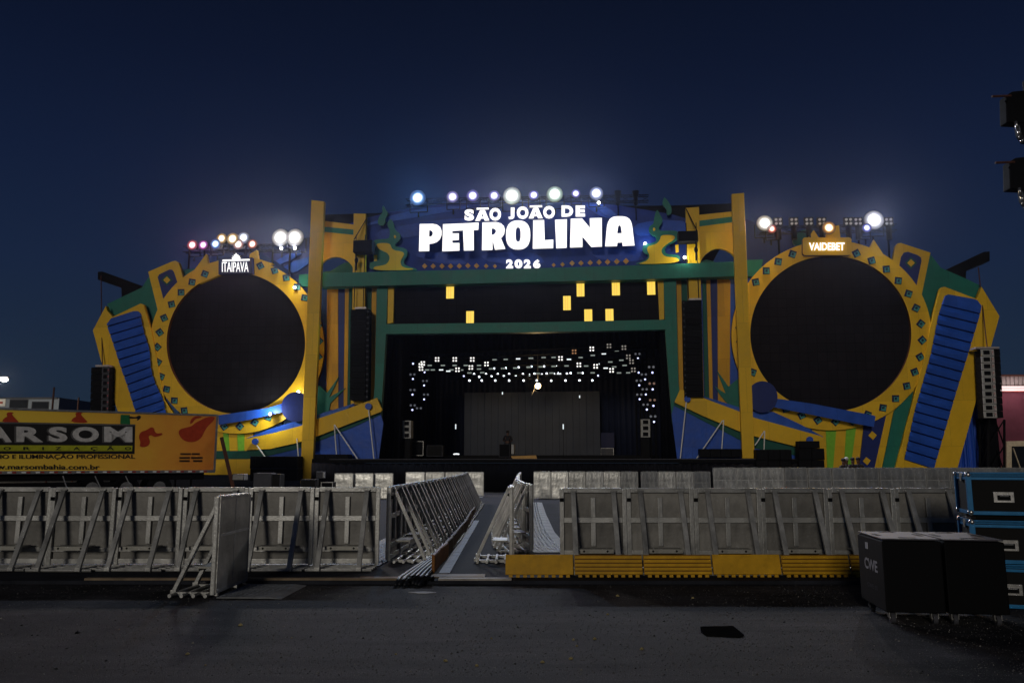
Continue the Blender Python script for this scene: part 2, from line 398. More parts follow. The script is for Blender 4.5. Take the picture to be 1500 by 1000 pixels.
# ------------------------------------------------------------------ sky, moon-like flood, render settings
w = bpy.data.worlds.new("World"); sc.world = w; w.use_nodes = True
nt = w.node_tree; n = nt.nodes; L = nt.links
bg = n["Background"]
tc = n.new("ShaderNodeTexCoord"); sx = n.new("ShaderNodeSeparateXYZ"); L.new(tc.outputs["Generated"], sx.inputs[0])
cr = n.new("ShaderNodeValToRGB"); L.new(sx.outputs["Z"], cr.inputs["Fac"])
e = cr.color_ramp.elements
e[0].position = 0.0; e[0].color = (0.0136, 0.0255, 0.0421, 1)
e[1].position = 1.0; e[1].color = (0.0022, 0.0045, 0.0127, 1)
for p, c in ((0.10, (0.0112, 0.0225, 0.0451)), (0.22, (0.0084, 0.0175, 0.0461)), (0.33, (0.0058, 0.0122, 0.0372)), (0.45, (0.0037, 0.0076, 0.0245)), (0.56, (0.0026, 0.0050, 0.0152))):
    x = e.new(p); x.color = (*c, 1)
L.new(cr.outputs["Color"], bg.inputs["Color"]); bg.inputs["Strength"].default_value = 1.0
sun = bpy.data.lights.new("sun", 'SUN'); so = bpy.data.objects.new("sun", sun); COL.objects.link(so)
sun.energy = 0.61; sun.angle = R(10); sun.color = (1.0, 0.93, 0.82)
SD = V((math.sin(R(15)) * math.cos(R(13)), math.cos(R(15)) * math.cos(R(13)), -math.sin(R(13))))
so.rotation_euler = SD.to_track_quat('-Z', 'Y').to_euler()
sc.view_settings.view_transform = 'Standard'; sc.view_settings.look = 'None'; sc.view_settings.exposure = 0; sc.view_settings.gamma = 1
sc.render.engine = 'CYCLES'; sc.cycles.use_denoising = True
try: sc.cycles.denoiser = 'OPENIMAGEDENOISE'
except Exception: pass
sc.cycles.max_bounces = 6; sc.cycles.sample_clamp_indirect = 4
# ------------------------------------------------------------------ ground
mb = MB(); S = 700
NX, NY = 60, 60
for j in range(NY + 1):
    for i in range(NX + 1):
        x = (i / NX - .5) * 2; y = (j / NY - .5) * 2
        x = math.copysign(abs(x) ** 2.4, x) * S; y = math.copysign(abs(y) ** 2.4, y) * S + 6
        mb.v.append(V((x, y, 0)))
for j in range(NY):
    for i in range(NX):
        a = j * (NX + 1) + i; mb.f.append([a, a + 1, a + NX + 2, a + NX + 1]); mb.mi.append(0)
tag(build("ground", mb, "asphalt", origin=(0, 0, 0)), kind="structure")
mb = MB(); mb.box((0.5, 23.0, 0.025), (21, 24.7, 0.05))
tag(build("walkway_platform", mb, "mat_floor", bevel=0.008), kind="structure")
# ------------------------------------------------------------------ facade helpers
TR = "on the orange trailer side"; RC = "on the road case side"
def fthing(name, label, cat, px, off, group=None):
    return thing(name, label, cat, base_of(FAC, px, off), FROT, group)
def fpart(name, pts, off, thick, m, parent, holes=(), side=None):
    mb = MB(); mb.slab(FAC, pts, off, thick, holes, 0, 1 if side else None)
    return build(name, mb, [m, side] if side else m, parent)
def lerp_poly(P, y):
    for (x0, y0), (x1, y1) in zip(P, P[1:]):
        if y <= y1: return (x0 + (x1 - x0) * (y - y0) / (y1 - y0), y)
    return (P[-1][0], y)
# ---- tall pillars
def pillar(name, label, pts, off, thick, m="yellow", z0=None):
    mb = MB()
    # square timber post: front face from the traced edges, straight down to its foot
    mb.slab(FAC, pts, off, thick)
    return tag(build(name, mb, m, bevel=0.02), label, "pillar", "yellow stage pillars")
pillar("yellow_pillar", "tallest yellow square pillar between the round screen and stage, " + TR, [(456, 293), (474.8, 295), (457, 708), (439.5, 708)], 1.4, 0.3)
pillar("yellow_pillar", "tallest yellow square pillar between the round screen and stage, " + RC, [(1072, 284), (1090, 282.5), (1105.6, 671), (1087.6, 671)], 1.4, 0.3)
pillar("yellow_pillar", "shorter yellow pillar behind the green beam and hanging speakers, " + TR, [(518, 312.5), (536, 313), (532, 592), (513.5, 592)], 0.55, 0.3)
pillar("yellow_pillar", "shorter yellow pillar behind the green beam and hanging speakers, " + RC, [(1004.5, 304.5), (1024, 303), (1031, 585), (1011.5, 585)], 0.55, 0.3)
# ---- portal frame
pf = fthing("portal_frame", "dark green portal frame around the dark stage opening", "stage frame", 775, 0.5)
fpart("leg", [(552, 416), (568, 416), (565.5, 489), (561, 560), (557, 620), (545, 620), (549, 560)], 0.50, 0.35, "green", pf)
fpart("leg", [(972, 408), (990, 407), (994, 560), (1000, 620), (985, 620), (980, 560), (974.5, 486)], 0.50, 0.35, "green", pf)
fpart("crossbar", [(565, 474.5), (780, 472), (975, 468), (974.5, 482.5), (780, 486.5), (565, 489)], 0.53, 0.5, "green", pf)
tag(build("green_beam", MB().slab(FAC, [(468, 400), (630, 396.3), (780, 393), (930, 388.5), (1077, 383), (1077, 404.5), (930, 409.5), (780, 413), (630, 416.8), (468, 420)], 0.95, 0.7), "green", bevel=0.02), "long dark green beam under the lit festival name", "beam")
fb = fthing("beam_stub", "short green beam end beside the round screen, " + TR, "beam", 447, 0.2)
fpart("board", [(438, 402), (458, 401), (458, 421), (438, 418)], 0.3, 0.3, "green", fb)
fb = fthing("beam_stub", "short green beam end beside the round screen, " + RC, "beam", 1102, 0.2)
fpart("board", [(1088, 381), (1118, 380), (1112, 405), (1088, 405)], 0.28, 0.3, "green", fb)
# ---- LED strip with lit windows
ls = fthing("led_strip_screen", "wide dark screen with eight small lit yellow windows above stage", "screen", 770, 0.1)
fpart("screen", [(576, 414), (966, 405), (968, 474), (576, 478)], 0.12, 0.3, "led_black", ls)
mb = MB()
emis("lit_yellow", (1.0, 0.68, 0.09), 1.05); emis("lit_yellow_seam", (0.9, 0.42, 0.05), 0.85)
for x0, y0, x1, y1 in ((653.7, 417, 664.8, 437), (683, 455.6, 694, 473), (844.8, 414.3, 856, 434), (896.4, 414, 908, 432.4), (948, 411.8, 959.8, 431.5), (825, 433.4, 836, 454), (856, 453, 867.5, 470.5), (887, 452.4, 898.6, 470)):
    mb = MB(); xm = (x0 + x1) / 2
    mb.rect(FAC, x0, y0, x1, y1, 0.15, 0.05)
    for k in (.33, .6): mb.rect(FAC, x0 + (x1 - x0) * k - .25, y0, x0 + (x1 - x0) * k + .25, y1, 0.153, 0.05, 1)
    build("lit_window", mb, ["lit_yellow", "lit_yellow_seam"], ls)
# ---- striped side panels either side of the opening
def striped(label, px, back, stripes, leaf):
    t = fthing("striped_panel", label, "stage panel", px, 0.1, "striped panels beside the stage opening")
    fpart("backing", back, 0.0, 0.2, "blue", t)
    for m, pts in stripes: fpart("stripe", pts, 0.1, 0.09, m, t)
    fpart("leaf", leaf, 0.2, 0.07, "green", t)
striped("yellow blue and green striped panel behind the speaker column, " + TR, 505, [(455, 412), (552, 412), (549, 612), (440, 640), (448, 500)],
    [("yellow_deep", [(479, 424), (483, 420), (495, 420), (495.5, 600), (478, 600)]), ("navy", [(495.5, 418), (505, 418), (503, 600), (496, 600)]),
     ("yellow_deep", [(505.5, 420), (511, 420), (508.5, 600), (503.2, 600)]), ("green_dark", [(511.3, 418), (515.5, 418), (512.5, 600), (508.7, 600)]),
     ("green_dark", [(533.6, 416), (544.6, 416), (541, 600), (531, 600)]), ("yellow_deep", [(545, 416), (551.6, 416), (548.5, 596), (541.4, 596)])],
    [(462, 562), (470, 566), (479, 575), (488, 563), (496.5, 551), (490, 566), (482, 581.5), (494, 575), (506, 568), (494, 580), (484, 590), (481, 606), (458, 614)])
striped("yellow blue and green striped panel behind the speaker column, " + RC, 1045, [(990, 405), (1100, 402), (1112, 500), (1108, 640), (996, 612)],
    [("yellow_deep", [(990.6, 405), (997.6, 405), (1001.5, 590), (994.6, 590)]), ("green_dark", [(998, 405), (1008.6, 405), (1011, 590), (1002, 590)]),
     ("green_dark", [(1028.6, 405), (1034.2, 405), (1039, 590), (1032.5, 590)]), ("yellow_deep", [(1034.6, 405), (1040.3, 405), (1044.5, 590), (1039.4, 590)]),
     ("navy", [(1040.7, 404), (1050.3, 404), (1051.5, 595), (1044.8, 595)]), ("yellow_deep", [(1050.8, 405), (1066, 405), (1070, 412), (1069, 600), (1051.8, 590)])],
    [(1050, 542), (1058, 553), (1067, 566), (1074, 560), (1082, 554), (1084, 606), (1074, 598), (1062, 587), (1054, 577), (1047, 565), (1056, 572), (1063, 576)])
for lab, px, pts in (("narrow yellow board at the end of dark window screen, " + TR, 572, [(568.6, 416), (577.2, 416), (576, 472.5), (567.5, 474)]),
                     ("narrow yellow board at the end of dark window screen, " + RC, 968, [(963.5, 408), (972, 407.5), (973, 467), (966, 468.5)])):
    tag(build("yellow_board", MB().slab(FAC, pts, 0.42, 0.2), "yellow"), lab, "board", "yellow boards beside the window screen")
# ---- arch panels between the pillars
def arch(label, px, top, stripe, body, hill):
    t = fthing("arch_panel", label, "stage panel", px, 0.3, "arched yellow panels between pillars")
    fpart("top_band", top, 0.30, 0.2, "yellow", t); fpart("stripe", stripe, 0.32, 0.2, "green", t)
    fpart("arch", body, 0.30, 0.2, "yellow", t); fpart("hill", hill, 0.12, 0.1, "green_dark", t); return t
arch("yellow panel with green stripe and arch cut-out, " + TR, 495, [(470, 323), (519, 329), (519, 336.4), (470, 331.6)], [(470, 331.6), (519, 336.4), (519, 344), (470, 339)],
    [(470, 339), (519, 344), (519, 398), (516, 390), (511, 384), (504, 379), (497, 376.5), (491, 376), (485, 377), (478, 380), (472, 385), (468, 390)], [(466, 402), (474, 398), (484, 397), (495, 390), (504, 385), (514, 384), (519, 386), (519, 402)])
arch("yellow panel with green stripe and arch cut-out, " + RC, 1050, [(1022, 315), (1075, 309.5), (1075, 317), (1022, 323.5)], [(1022, 323.5), (1075, 317), (1075, 325), (1022, 332)],
    [(1022, 332), (1075, 325), (1076, 376), (1070, 370), (1063, 366), (1055, 364), (1048, 364.4), (1041, 367), (1034, 372), (1029, 378), (1026, 384), (1022, 388)], [(1024, 390), (1026, 384), (1034, 380), (1042, 382), (1052, 386), (1064, 386), (1078, 384), (1078, 390)])
# ---- header backdrop with ribbons
hd = fthing("header_panel", "wide dark blue backdrop panel with paler ribbons behind festival name", "stage panel", 775, 0.0)
top = [(505, 330), (530, 321), (565, 312), (600, 305), (640, 300), (690, 297), (750, 294.5), (810, 294), (860, 296), (905, 301), (950, 308), (985, 314), (1012, 322)]
fpart("backdrop", [(505, 402), *top, (1026, 392)], -0.1, 0.4, "header_blue", hd)
rib = [("ribbon_dim", [(545, 340), (600, 328), (680, 318), (690, 325), (640, 340), (575, 352), (560, 356)]), ("blue_mid", [(520, 334), (560, 326), (612, 318), (700, 302), (650, 302), (590, 310)]),
       ("blue_mid", [(855, 301), (868, 297), (905, 312), (900, 321), (882, 318)]), ("blue", [(873, 302), (878, 297.5), (903, 312), (896, 318), (884, 314)]),
       ("blue_mid", [(925, 330), (960, 322), (1012, 324), (1014, 345), (990, 338), (955, 344), (932, 346)]), ("ribbon_dim", [(600, 372), (640, 368), (670, 376), (688, 388), (640, 386)]),
       ("ribbon_dim", [(700, 372), (760, 368), (790, 372), (800, 388), (720, 386)]), ("ribbon_dim", [(860, 366), (905, 364), (935, 368), (946, 384), (880, 382)])]
for m, p in rib: fpart("ribbon", smooth_poly(p, 1), -0.02 if m == "blue" else -0.06, 0.04, m, hd)
for x, y, s in zip((622, 634.4, 647.4, 660, 672.8, 685.4, 698, 712, 725, 811, 824, 838, 851, 864.5, 877.6, 890, 903.5, 917), (389.6, 389.8, 389.8, 389.8, 389.6, 389, 389.2, 389.6, 389.8, 388, 387.2, 385.4, 385.2, 384.7, 384, 383.6, 383, 382.4), (4, 4, 4, 4, 4, 4, 4, 3.4, 3, 3, 3.4, 4, 4, 4, 4, 4.2, 4.3, 4.5)):
    fpart("diamond", [(x - s, y), (x, y - s), (x + s, y), (x, y + s)], -0.04, 0.05, "ochre_diamond", hd)
# ---- the festival name
emis("lit_white", (1.0, 0.98, 0.97), 1.35); emis("lit_white_small", (1.0, 0.98, 0.97), 1.25)
sg = fthing("festival_sign", "large glowing white letters spelling the festival name above the stage", "sign", 770, 0.9)
A = lambda p: zc(p, 600, 270, 7.694); B = lambda p: zc(p, 770, 270, 7.694)
G = [(A([(113, 447), (262, 445), (310, 455), (345, 482), (362, 525), (360, 575), (340, 622), (305, 652), (262, 667), (222, 672), (222, 752), (105, 755)]), A([(222, 517), (240, 520), (255, 531), (262, 548), (258, 570), (244, 586), (220, 592)])),
     (A([(376, 449), (598.5, 440), (598.5, 520), (482, 527), (482, 552), (555, 552), (555, 628), (482, 632), (482, 660), (562, 660), (562, 748), (368, 755)]), None),
     (A([(600.5, 440), (778, 430), (775, 513), (722, 517), (724, 745), (612, 747), (602, 522)]), None),
     (A([(820, 430), (975, 425), (1030, 440), (1062, 470), (1075, 510), (1066, 560), (1045, 592), (1030, 608), (1080, 728), (962, 738), (940, 648), (935, 648), (935, 740), (815, 744)]), A([(925, 498), (950, 499), (966, 510), (974, 528), (966, 550), (948, 566), (925, 570)])),
     (A([(1223 + 137 * math.copysign(abs(math.cos(t)) ** .8, math.cos(t)), 571 + 164 * math.copysign(abs(math.sin(t)) ** .8, math.sin(t))) for t in [2 * math.pi * k / 40 for k in range(40)]]),
      A([(1223 + 28 * math.copysign(abs(math.cos(t)) ** .75, math.cos(t)), 566 + 80 * math.copysign(abs(math.sin(t)) ** .75, math.sin(t))) for t in [2 * math.pi * k / 28 for k in range(28)]])),
     (B([(85, 405), (208, 402), (215, 628), (312, 622), (310, 720), (80, 727)]), None), (B([(330, 400), (465, 393), (462, 716), (345, 722)]), None),
     (B([(508, 388), (635, 383), (725, 490), (722, 382), (858, 378), (860, 702), (740, 707), (640, 590), (640, 708), (500, 713)]), None),
     (B([(895, 700), (915, 480), (928, 425), (950, 388), (985, 367), (1030, 360), (1090, 360), (1135, 368), (1170, 390), (1190, 425), (1202, 475), (1228, 690), (1092, 695), (1090, 655), (1035, 658), (1030, 697)]), B([(1033, 553), (1038, 500), (1044, 472), (1057, 461), (1070, 472), (1077, 500), (1083, 550)]))]
for o, h in G: fpart("letter", o, 0.92, 0.12, "lit_white", sg, holes=[h] if h else (), side="navy_dark")
def sign_letter(ch, x0, y0, x1, y1, bold, m="lit_white", parent=sg, off=0.9, th=0.05, name="letter", plane=FAC):
    mb = MB(); text_on(mb, ch, px_pos(plane, x0, y0, x1, y1, off), plane.n, bold, th); return build(name, mb, m, parent)
for ch, x0, y0, x1, y1 in (("S", 680.3, 306.6, 694.2, 323), ("O", 717, 304.6, 733.8, 323), ("J", 744.5, 304, 753.4, 320.9), ("O", 757, 302.4, 774, 320.5), ("O", 795.7, 301.6, 812.8, 319.9), ("D", 822.6, 300.9, 839.5, 317.2), ("E", 843.2, 301, 857, 317)):
    sign_letter(ch, x0, y0, x1, y1, 0.055)
for T_, dx in ((A, 0), (B, 0)):
    if T_ is A: bar = A([(755, 265), (891, 262), (891, 284), (755, 287)]); o = A([(794, 291), (848, 290), (900, 410), (848, 412), (836, 386), (803, 388), (793, 412), (738, 413)]); h_ = A([(811, 362), (821, 330), (832, 361)])
    else: bar = B([(46, 240), (185, 236), (185, 258), (46, 262)]); o = B([(87, 266), (140, 264), (193, 383), (141, 385), (129, 359), (96, 361), (86, 385), (33, 386)]); h_ = B([(103, 336), (114, 304), (125, 335)])
    fpart("letter", o, 0.9, 0.1, "lit_white", sg, holes=[h_], side="navy_dark"); fpart("tilde", bar, 0.9, 0.1, "lit_white", sg, side="navy_dark")
for ch, x0, x1 in (("2", 741.2, 751.6), ("0", 753.6, 765.2), ("2", 767.2, 777.6), ("6", 780.8, 791.6)):
    sign_letter(ch, x0, 379.8, x1, 392.8, 0.06, "lit_white_small", name="numeral")
# ---- scroll ornaments at both ends of the name
def scroll(label, px, outline, fill, dot, flame, small):
    t = fthing("scroll_ornament", label, "ornament", px, 0.35, "scroll ornaments at the ends of the name")
    fpart("outline", smooth_poly(outline, 2), 0.30, 0.12, "green", t); fpart("fill", smooth_poly(fill, 2), 0.36, 0.06, "yellow", t)
    fpart("dot", smooth_poly(dot, 2), 0.34, 0.05, "yellow", t); fpart("flame", smooth_poly(flame, 2), 0.30, 0.12, "green", t)
    fpart("square", small, 0.36, 0.06, "yellow", t)
scroll("green and yellow curling scroll before the letter P", 575, [(541, 397), (541, 384), (548, 384), (547, 378), (545, 366), (545.6, 354), (550, 351), (560, 350), (569, 350), (571, 344), (571, 336), (567, 330.4), (568, 324), (573, 320), (577, 328), (577.5, 334), (580, 337.6), (585, 341), (587, 346), (585.5, 352), (580, 356), (578, 359), (583, 362), (592.4, 363), (597, 367), (596, 375), (591, 381), (592, 387), (600, 391), (609, 393), (612, 396.5)],
    [(547, 396), (547.4, 390.4), (559, 389), (566, 387), (570, 382), (571, 376), (567, 370), (559, 367), (553, 363), (551, 357), (560, 355.8), (571.4, 356.5), (573, 363), (578, 367), (588, 368), (592.5, 371), (589, 378), (586, 383), (588, 390), (596, 393), (605, 393), (605, 395.5)],
    [(576.5, 345), (579, 344), (580.5, 347), (578, 350)], [(553, 324), (556, 316), (561, 311), (559.5, 305), (561.5, 300), (564, 306), (568.5, 311), (567, 316), (564, 320), (564.5, 327), (560, 331), (554, 329)], [(548, 374), (552, 373.5), (552, 382), (548, 382.5)])
scroll("green and yellow curling scroll after the last letter A", 965, [(926, 387.5), (940, 383), (947, 380), (950.5, 374), (944, 371), (940.5, 366), (942, 360), (947, 357), (957, 356), (962, 352), (961, 347), (954, 344), (950, 338), (951.5, 331), (957, 328.5), (958, 322), (959.5, 313), (963, 306), (967, 315), (971, 321), (969, 328), (965, 333), (966, 338), (975, 338), (988, 337.5), (994, 340), (994, 349), (988, 354.5), (979, 358), (974, 363), (974, 370), (980, 373), (996, 373), (997, 386)],
    [(933, 387.2), (942, 384), (948, 381.5), (952.5, 375), (947.5, 366), (949, 360.5), (962, 357.5), (967, 351), (968, 344.7), (978, 344), (988, 344.8), (989, 350), (977, 357), (970, 363), (968.5, 370), (975, 376.5), (994, 377), (995.4, 385.2)],
    [(956, 334.5), (959, 333), (960.5, 337), (957.5, 339)], [(970, 300), (971, 293), (973.5, 288), (979, 295), (983.5, 303), (984, 313), (978, 316), (976.2, 312), (977, 307)], [(989, 359), (994, 358), (994.5, 369), (990, 370)])
# ---- roof
rf = fthing("stage_roof", "black flat roof edge showing between the pillar tops", "roof", 775, -0.5)
fpart("fascia", [(472, 314.5), (560, 312), (775, 303), (985, 301), (1074, 298), (1074, 330), (985, 335), (775, 340), (560, 345), (472, 345)], -0.6, 14.0, "black", rf)
# ---- motor brackets on short pillars
for lab, x0, x1, y0, y1, cx, l0, l1 in (("black hoist bracket box on the short yellow pillar, " + TR, 517, 545, 351.5, 369, 522.5, (518.6, 351), (536, 322)), ("black hoist bracket box on the short yellow pillar, " + RC, 993.5, 1022.5, 338, 353, 1019, (1021, 338), (1005, 306))):
    t = fthing("hoist_bracket", lab, "bracket", (x0 + x1) / 2, 1.2, "hoist brackets above the speaker columns")
    build("box", MB().rect(FAC, x0, y0, x1, y1, 1.3, 0.7), "black", t, bevel=0.03)
    mb = MB(); mb.tube(FAC.at(*l0, 1.1), FAC.at(*l1, 0.6), 0.03); build("stay_cable", mb, "black", t)
    mb = MB(); a = FAC.at(cx, y1, 1.1); mb.tube(a, a - V((0, 0, .35)), 0.03); mb.ball(a - V((0, 0, .5)), 0.14, sc=(.8, .8, 1.3)); mb.tube(a - V((0, 0, .6)), a - V((0, 0, 1.1)), .05)
    build("chain_hoist", mb, "black", t)
# ------------------------------------------------------------------ diamond studs
def stud(cx, cy, s, ang, off, parent):
    def sq(ox, oy, k):
        out = []
        for i in range(4):
            a = R(ang + 90 * i); out.append((cx + ox * s + k * s * math.cos(a), cy + oy * s - k * s * math.sin(a)))
        return out
    mb = MB(); mb.slab(FAC, sq(0, 0, 1), off, 0.06, mi=0); mb.slab(FAC, sq(.14, .14, .66), off + .015, 0.05, mi=1)
    mb.slab(FAC, sq(.07, .02, .34), off + .03, 0.05, mi=0); mb.slab(FAC, sq(.2, .16, .14), off + .04, 0.05, mi=2)
    return build("diamond_stud", mb, ["navy_dark", "aqua", "green"], parent)
# ------------------------------------------------------------------ round screens
def round_screen(label, px, outer, inner, studs, crown, sz):
    t = fthing("round_screen", label, "screen", px, 0.3, "round stage screens")
    fpart("screen", ell(*inner, n=96), 0.10, 0.15, "led_black", t)
    fpart("ring", ell(*outer, n=110), 0.35, 0.3, "yellow", t, holes=[ell(*inner, n=110)], side="brown_edge")
    for c in crown: fpart("crown_point", c, 0.34, 0.25, "yellow", t)
    ox, oy = (outer[0] + inner[0]) / 2, (outer[1] + inner[1]) / 2
    for x, y in studs: stud(x, y, sz, math.degrees(math.atan2(oy - y, x - ox)), 0.39, t)
    return t
round_screen("dark round screen with square crest sign on its ring, " + TR, 345, (347, 507, 128, 128), (345.5, 502.5, 101.5, 103),
    [(299.8, 401), (281, 413), (265, 428), (251, 445.4), (240, 465.4), (233.6, 486.5), (230, 508), (231, 530), (235.4, 551), (243.6, 569.7), (255, 586.4), (269.5, 601), (286, 612.5), (306, 620), (328, 624.4), (351, 624), (373, 618.4), (393, 611), (381, 389), (402, 396), (419, 406.6), (435, 420), (446, 436), (466, 477), (467.5, 499), (466, 522)],
    [[(268, 411), (283, 397.6), (302, 372), (304.5, 386), (319.5, 383), (314.6, 393.4), (325, 401), (300, 412), (280, 420)], [(364, 390), (366, 372), (376, 366), (378, 379), (400, 386), (390, 392)]], 6.6)
round_screen("dark round screen with rounded name plate on its ring, " + RC, 1218, (1218, 491, 146.5, 139), (1217, 488.5, 118, 114),
    [(1161, 372), (1140, 383), (1122.5, 396.5), (1107, 413), (1254.5, 371), (1277, 381.5), (1298.5, 394), (1316, 411), (1331, 430), (1342, 451), (1349, 474), (1351, 498), (1348, 522.5), (1340, 544.5), (1328.4, 565), (1312, 583.5), (1293.5, 597), (1271, 607), (1248, 616), (1224, 617), (1198, 615), (1174.4, 608), (1151, 598.5), (1128, 578), (1102.5, 545), (1084, 480), (1085, 500)],
    [[(1270, 372), (1280, 351), (1294.5, 373)], [(1183, 360), (1184, 348), (1192, 337), (1201, 350), (1205, 360)], [(1209, 356), (1212, 333), (1229, 330), (1232, 356)]], 7.2)
# ---- small name signs on the rings
t = fthing("sponsor_sign", "small lit white name with leaf crest on a dark plate", "sign", 345, 0.6)
fpart("plate", [(320, 378.5), (369.5, 377), (370, 400.5), (320, 401.5)], 0.60, 0.25, "navy_dark", t)
mb = MB(); text_on(mb, "ITAIPAVA", px_pos(FAC, 325, 383.6, 363.6, 398.2, 0.68), FAC.n, -0.006, 0.04); build("lettering", mb, "lit_white", t)
mb = MB(); mb.rect(FAC, 325.8, 379.8, 365, 381.9, 0.68, 0.06); build("underline", mb, "lit_white", t)
mb = MB()
cx, cy = 345.5, 379
mb.slab(FAC, [(340, 379.3), (339.4, 377), (341.4, 377.2), (340.2, 374.6), (342.8, 375.4), (342.6, 372.6), (344.4, 373.4), (345.5, 370.4), (346.8, 373.4), (348.6, 372.6), (348.4, 375.4), (351, 374.6), (349.8, 377.2), (351.8, 377), (351, 379.3)], 0.68, 0.06)
build("crest", mb, "lit_white", t)
t = fthing("sponsor_sign", "small lit white name on a rounded yellow plate", "sign", 1211, 0.6)
rr = []
for (x, y, a0) in ((1243, 352, 0), (1180, 352, 90), (1180, 369.5, 180), (1243, 369.5, 270)):
    rr += [(x + 4.2 * math.cos(R(a0 + k * 15)), y - 4.2 * math.sin(R(a0 + k * 15))) for k in range(7)]
fpart("plate", rr, 0.62, 0.25, "yellow", t, side="brown_edge")
mb = MB(); text_on(mb, "VAIDEBET", px_pos(FAC, 1185.4, 355.3, 1237.4, 366.6, 0.70), FAC.n, 0.022, 0.04); build("lettering", mb, "lit_white", t)
# ------------------------------------------------------------------ accordion-like wings
def wing(label, px, green, horn, inset, dia, backing, LP, RP, folds, cap, diar):
    t = fthing("accordion_wing", label, "stage ornament", px, 0.5, "accordion shaped wings of the stage")
    fpart("green_shoulder", green, -0.1, 0.3, "green", t)
    h = MB().slab(FAC, horn, 0.30, 0.25); hp = build("horn", h, "yellow", t)
    h = MB().slab(FAC, inset, 0.32, 0.05); build("inset", h, "navy", t)
    x, y = dia; s = diar
    mb = MB(); mb.slab(FAC, [(x - s * 1.6, y), (x, y - s * 1.6), (x + s * 1.6, y), (x, y + s * 1.6)], 0.335, 0.03, mi=1); mb.slab(FAC, [(x - s, y), (x, y - s), (x + s, y), (x, y + s)], 0.35, 0.03); build("diamond", mb, ["yellow", "green_dark"], t)
    fpart("backing", backing, 0.45, 0.3, "yellow", t)
    mb = MB(); rows = []
    for a, b in folds:
        l, r = lerp_poly(LP, a), lerp_poly(RP, b); rows.append((l, r))
    N = len(rows)
    for i in range(N - 1):
        (l0, r0), (l1, r1) = rows[i], rows[i + 1]
        def mixp(p, q, k): return (p[0] + (q[0] - p[0]) * k, p[1] + (q[1] - p[1]) * k)
        prof = [(0.0, 0.50), (0.06, 0.52), (0.09, 0.60), (0.5, 0.64), (0.93, 0.60), (0.97, 0.52), (1.0, 0.50)]
        o = len(mb.v)
        for k, off in prof:
            l, r = mixp(l0, l1, k), mixp(r0, r1, k)
            ins = 0.9 if off < 0.6 else 0
            mb.v += [FAC.at(l[0] + ins, l[1], 0.48), FAC.at(l[0] + ins, l[1], off), FAC.at(r[0] - ins, r[1], off), FAC.at(r[0] - ins, r[1], 0.48)]
        for j in range(len(prof) - 1):
            for c in range(3):
                a = o + j * 4 + c; mb.f.append([a, a + 1, a + 5, a + 4]); mb.mi.append(1 if prof[j][1] < .53 and prof[j + 1][1] < .53 else 0)
    mb.slab(FAC, cap, 0.62, 0.14)
    build("bellows", mb, ["blue", "navy_dark"], t)
LPl = [(156.5, 470), (157, 478), (167.6, 509), (176, 536), (186, 564), (198, 602), (212, 650), (226, 700)]
RPl = [(205, 455), (206, 464), (211, 487), (219, 511), (221, 540), (226, 558), (239, 585), (243, 604), (254, 650), (268, 700)]
wing("blue bellows wing with yellow frame and green shoulder, " + TR, 190,
    [(157, 445), (208, 421), (220, 402), (268, 395), (300, 392), (310, 400), (300, 450), (240, 500), (220, 490), (205, 470), (163, 466)],
    [(217, 398), (252, 383), (257, 382), (261, 384), (263, 388), (269, 411), (262, 430), (246, 452), (233, 462)],
    [(231, 406), (233, 402), (248, 394.8), (252, 395), (254.5, 398), (261.4, 418.6), (250, 432), (241, 444.5)], (244.3, 410),
    [(155, 448), (136, 484), (148, 528), (180, 625), (205, 695), (285, 695), (262, 620), (240, 585), (222, 486), (210, 446), (206, 444.4), (165, 464), (157, 455)],
    LPl, RPl, [(478 + 12.2 * i, 464 + 12.2 * i) for i in range(18)], [(156.8, 477), (156.5, 474), (163, 466), (196, 455.5), (201, 455.5), (204, 458), (205.8, 463)], 5.2)
LPr = [(1385.7, 430), (1375, 460), (1363.6, 519), (1340, 601), (1324, 677), (1320, 700)]
RPr = [(1438, 448), (1438, 450), (1435.5, 461), (1419, 516), (1400, 577), (1369.5, 681.5), (1365, 700)]
wing("blue bellows wing with yellow frame and green shoulder, " + RC, 1390,
    [(1285, 385), (1300, 380), (1340, 372), (1364, 373.6), (1378, 392), (1416, 408.6), (1438, 419), (1431, 438), (1395, 430), (1376, 470), (1362, 482), (1340, 450)],
    [(1307, 387), (1312, 360), (1315, 356.5), (1320, 356), (1363, 370), (1349, 437), (1362, 478), (1350, 478), (1330, 430)],
    [(1316.4, 394.6), (1320, 376), (1324, 370), (1330, 368.7), (1344, 373.6), (1349, 377), (1350, 382), (1341.6, 423), (1330, 409)], (1334.6, 385),
    [(1377, 424), (1379, 421), (1384, 420), (1431, 438), (1438, 420), (1464, 463), (1400, 695), (1310, 695), (1355, 520), (1363, 478)],
    LPr, RPr, [(446 + 14.2 * i, 459.5 + 14.2 * i) for i in range(17)], [(1380.6, 445.6), (1385.5, 432.6), (1389, 431), (1428, 438), (1432, 440), (1438, 448), (1436, 458.6)], 5.6)
# rigging arms above the wings
for lab, pts in (("black rigging arm jutting out above the accordion wing, " + TR, [(143, 398), (150, 397.5), (209, 419), (212, 432), (178, 436), (177.5, 421.5), (143, 409.5)]), ("black rigging arm jutting out above the accordion wing, " + RC, [(1379, 398), (1441, 368.7), (1450, 368), (1450, 382), (1415.5, 396), (1415, 410), (1400, 408)])):
    tag(build("rigging_arm", MB().slab(FAC, pts, -0.3, 0.8), "black", bevel=0.03), lab, "rigging arm", "rigging arms above the wings")
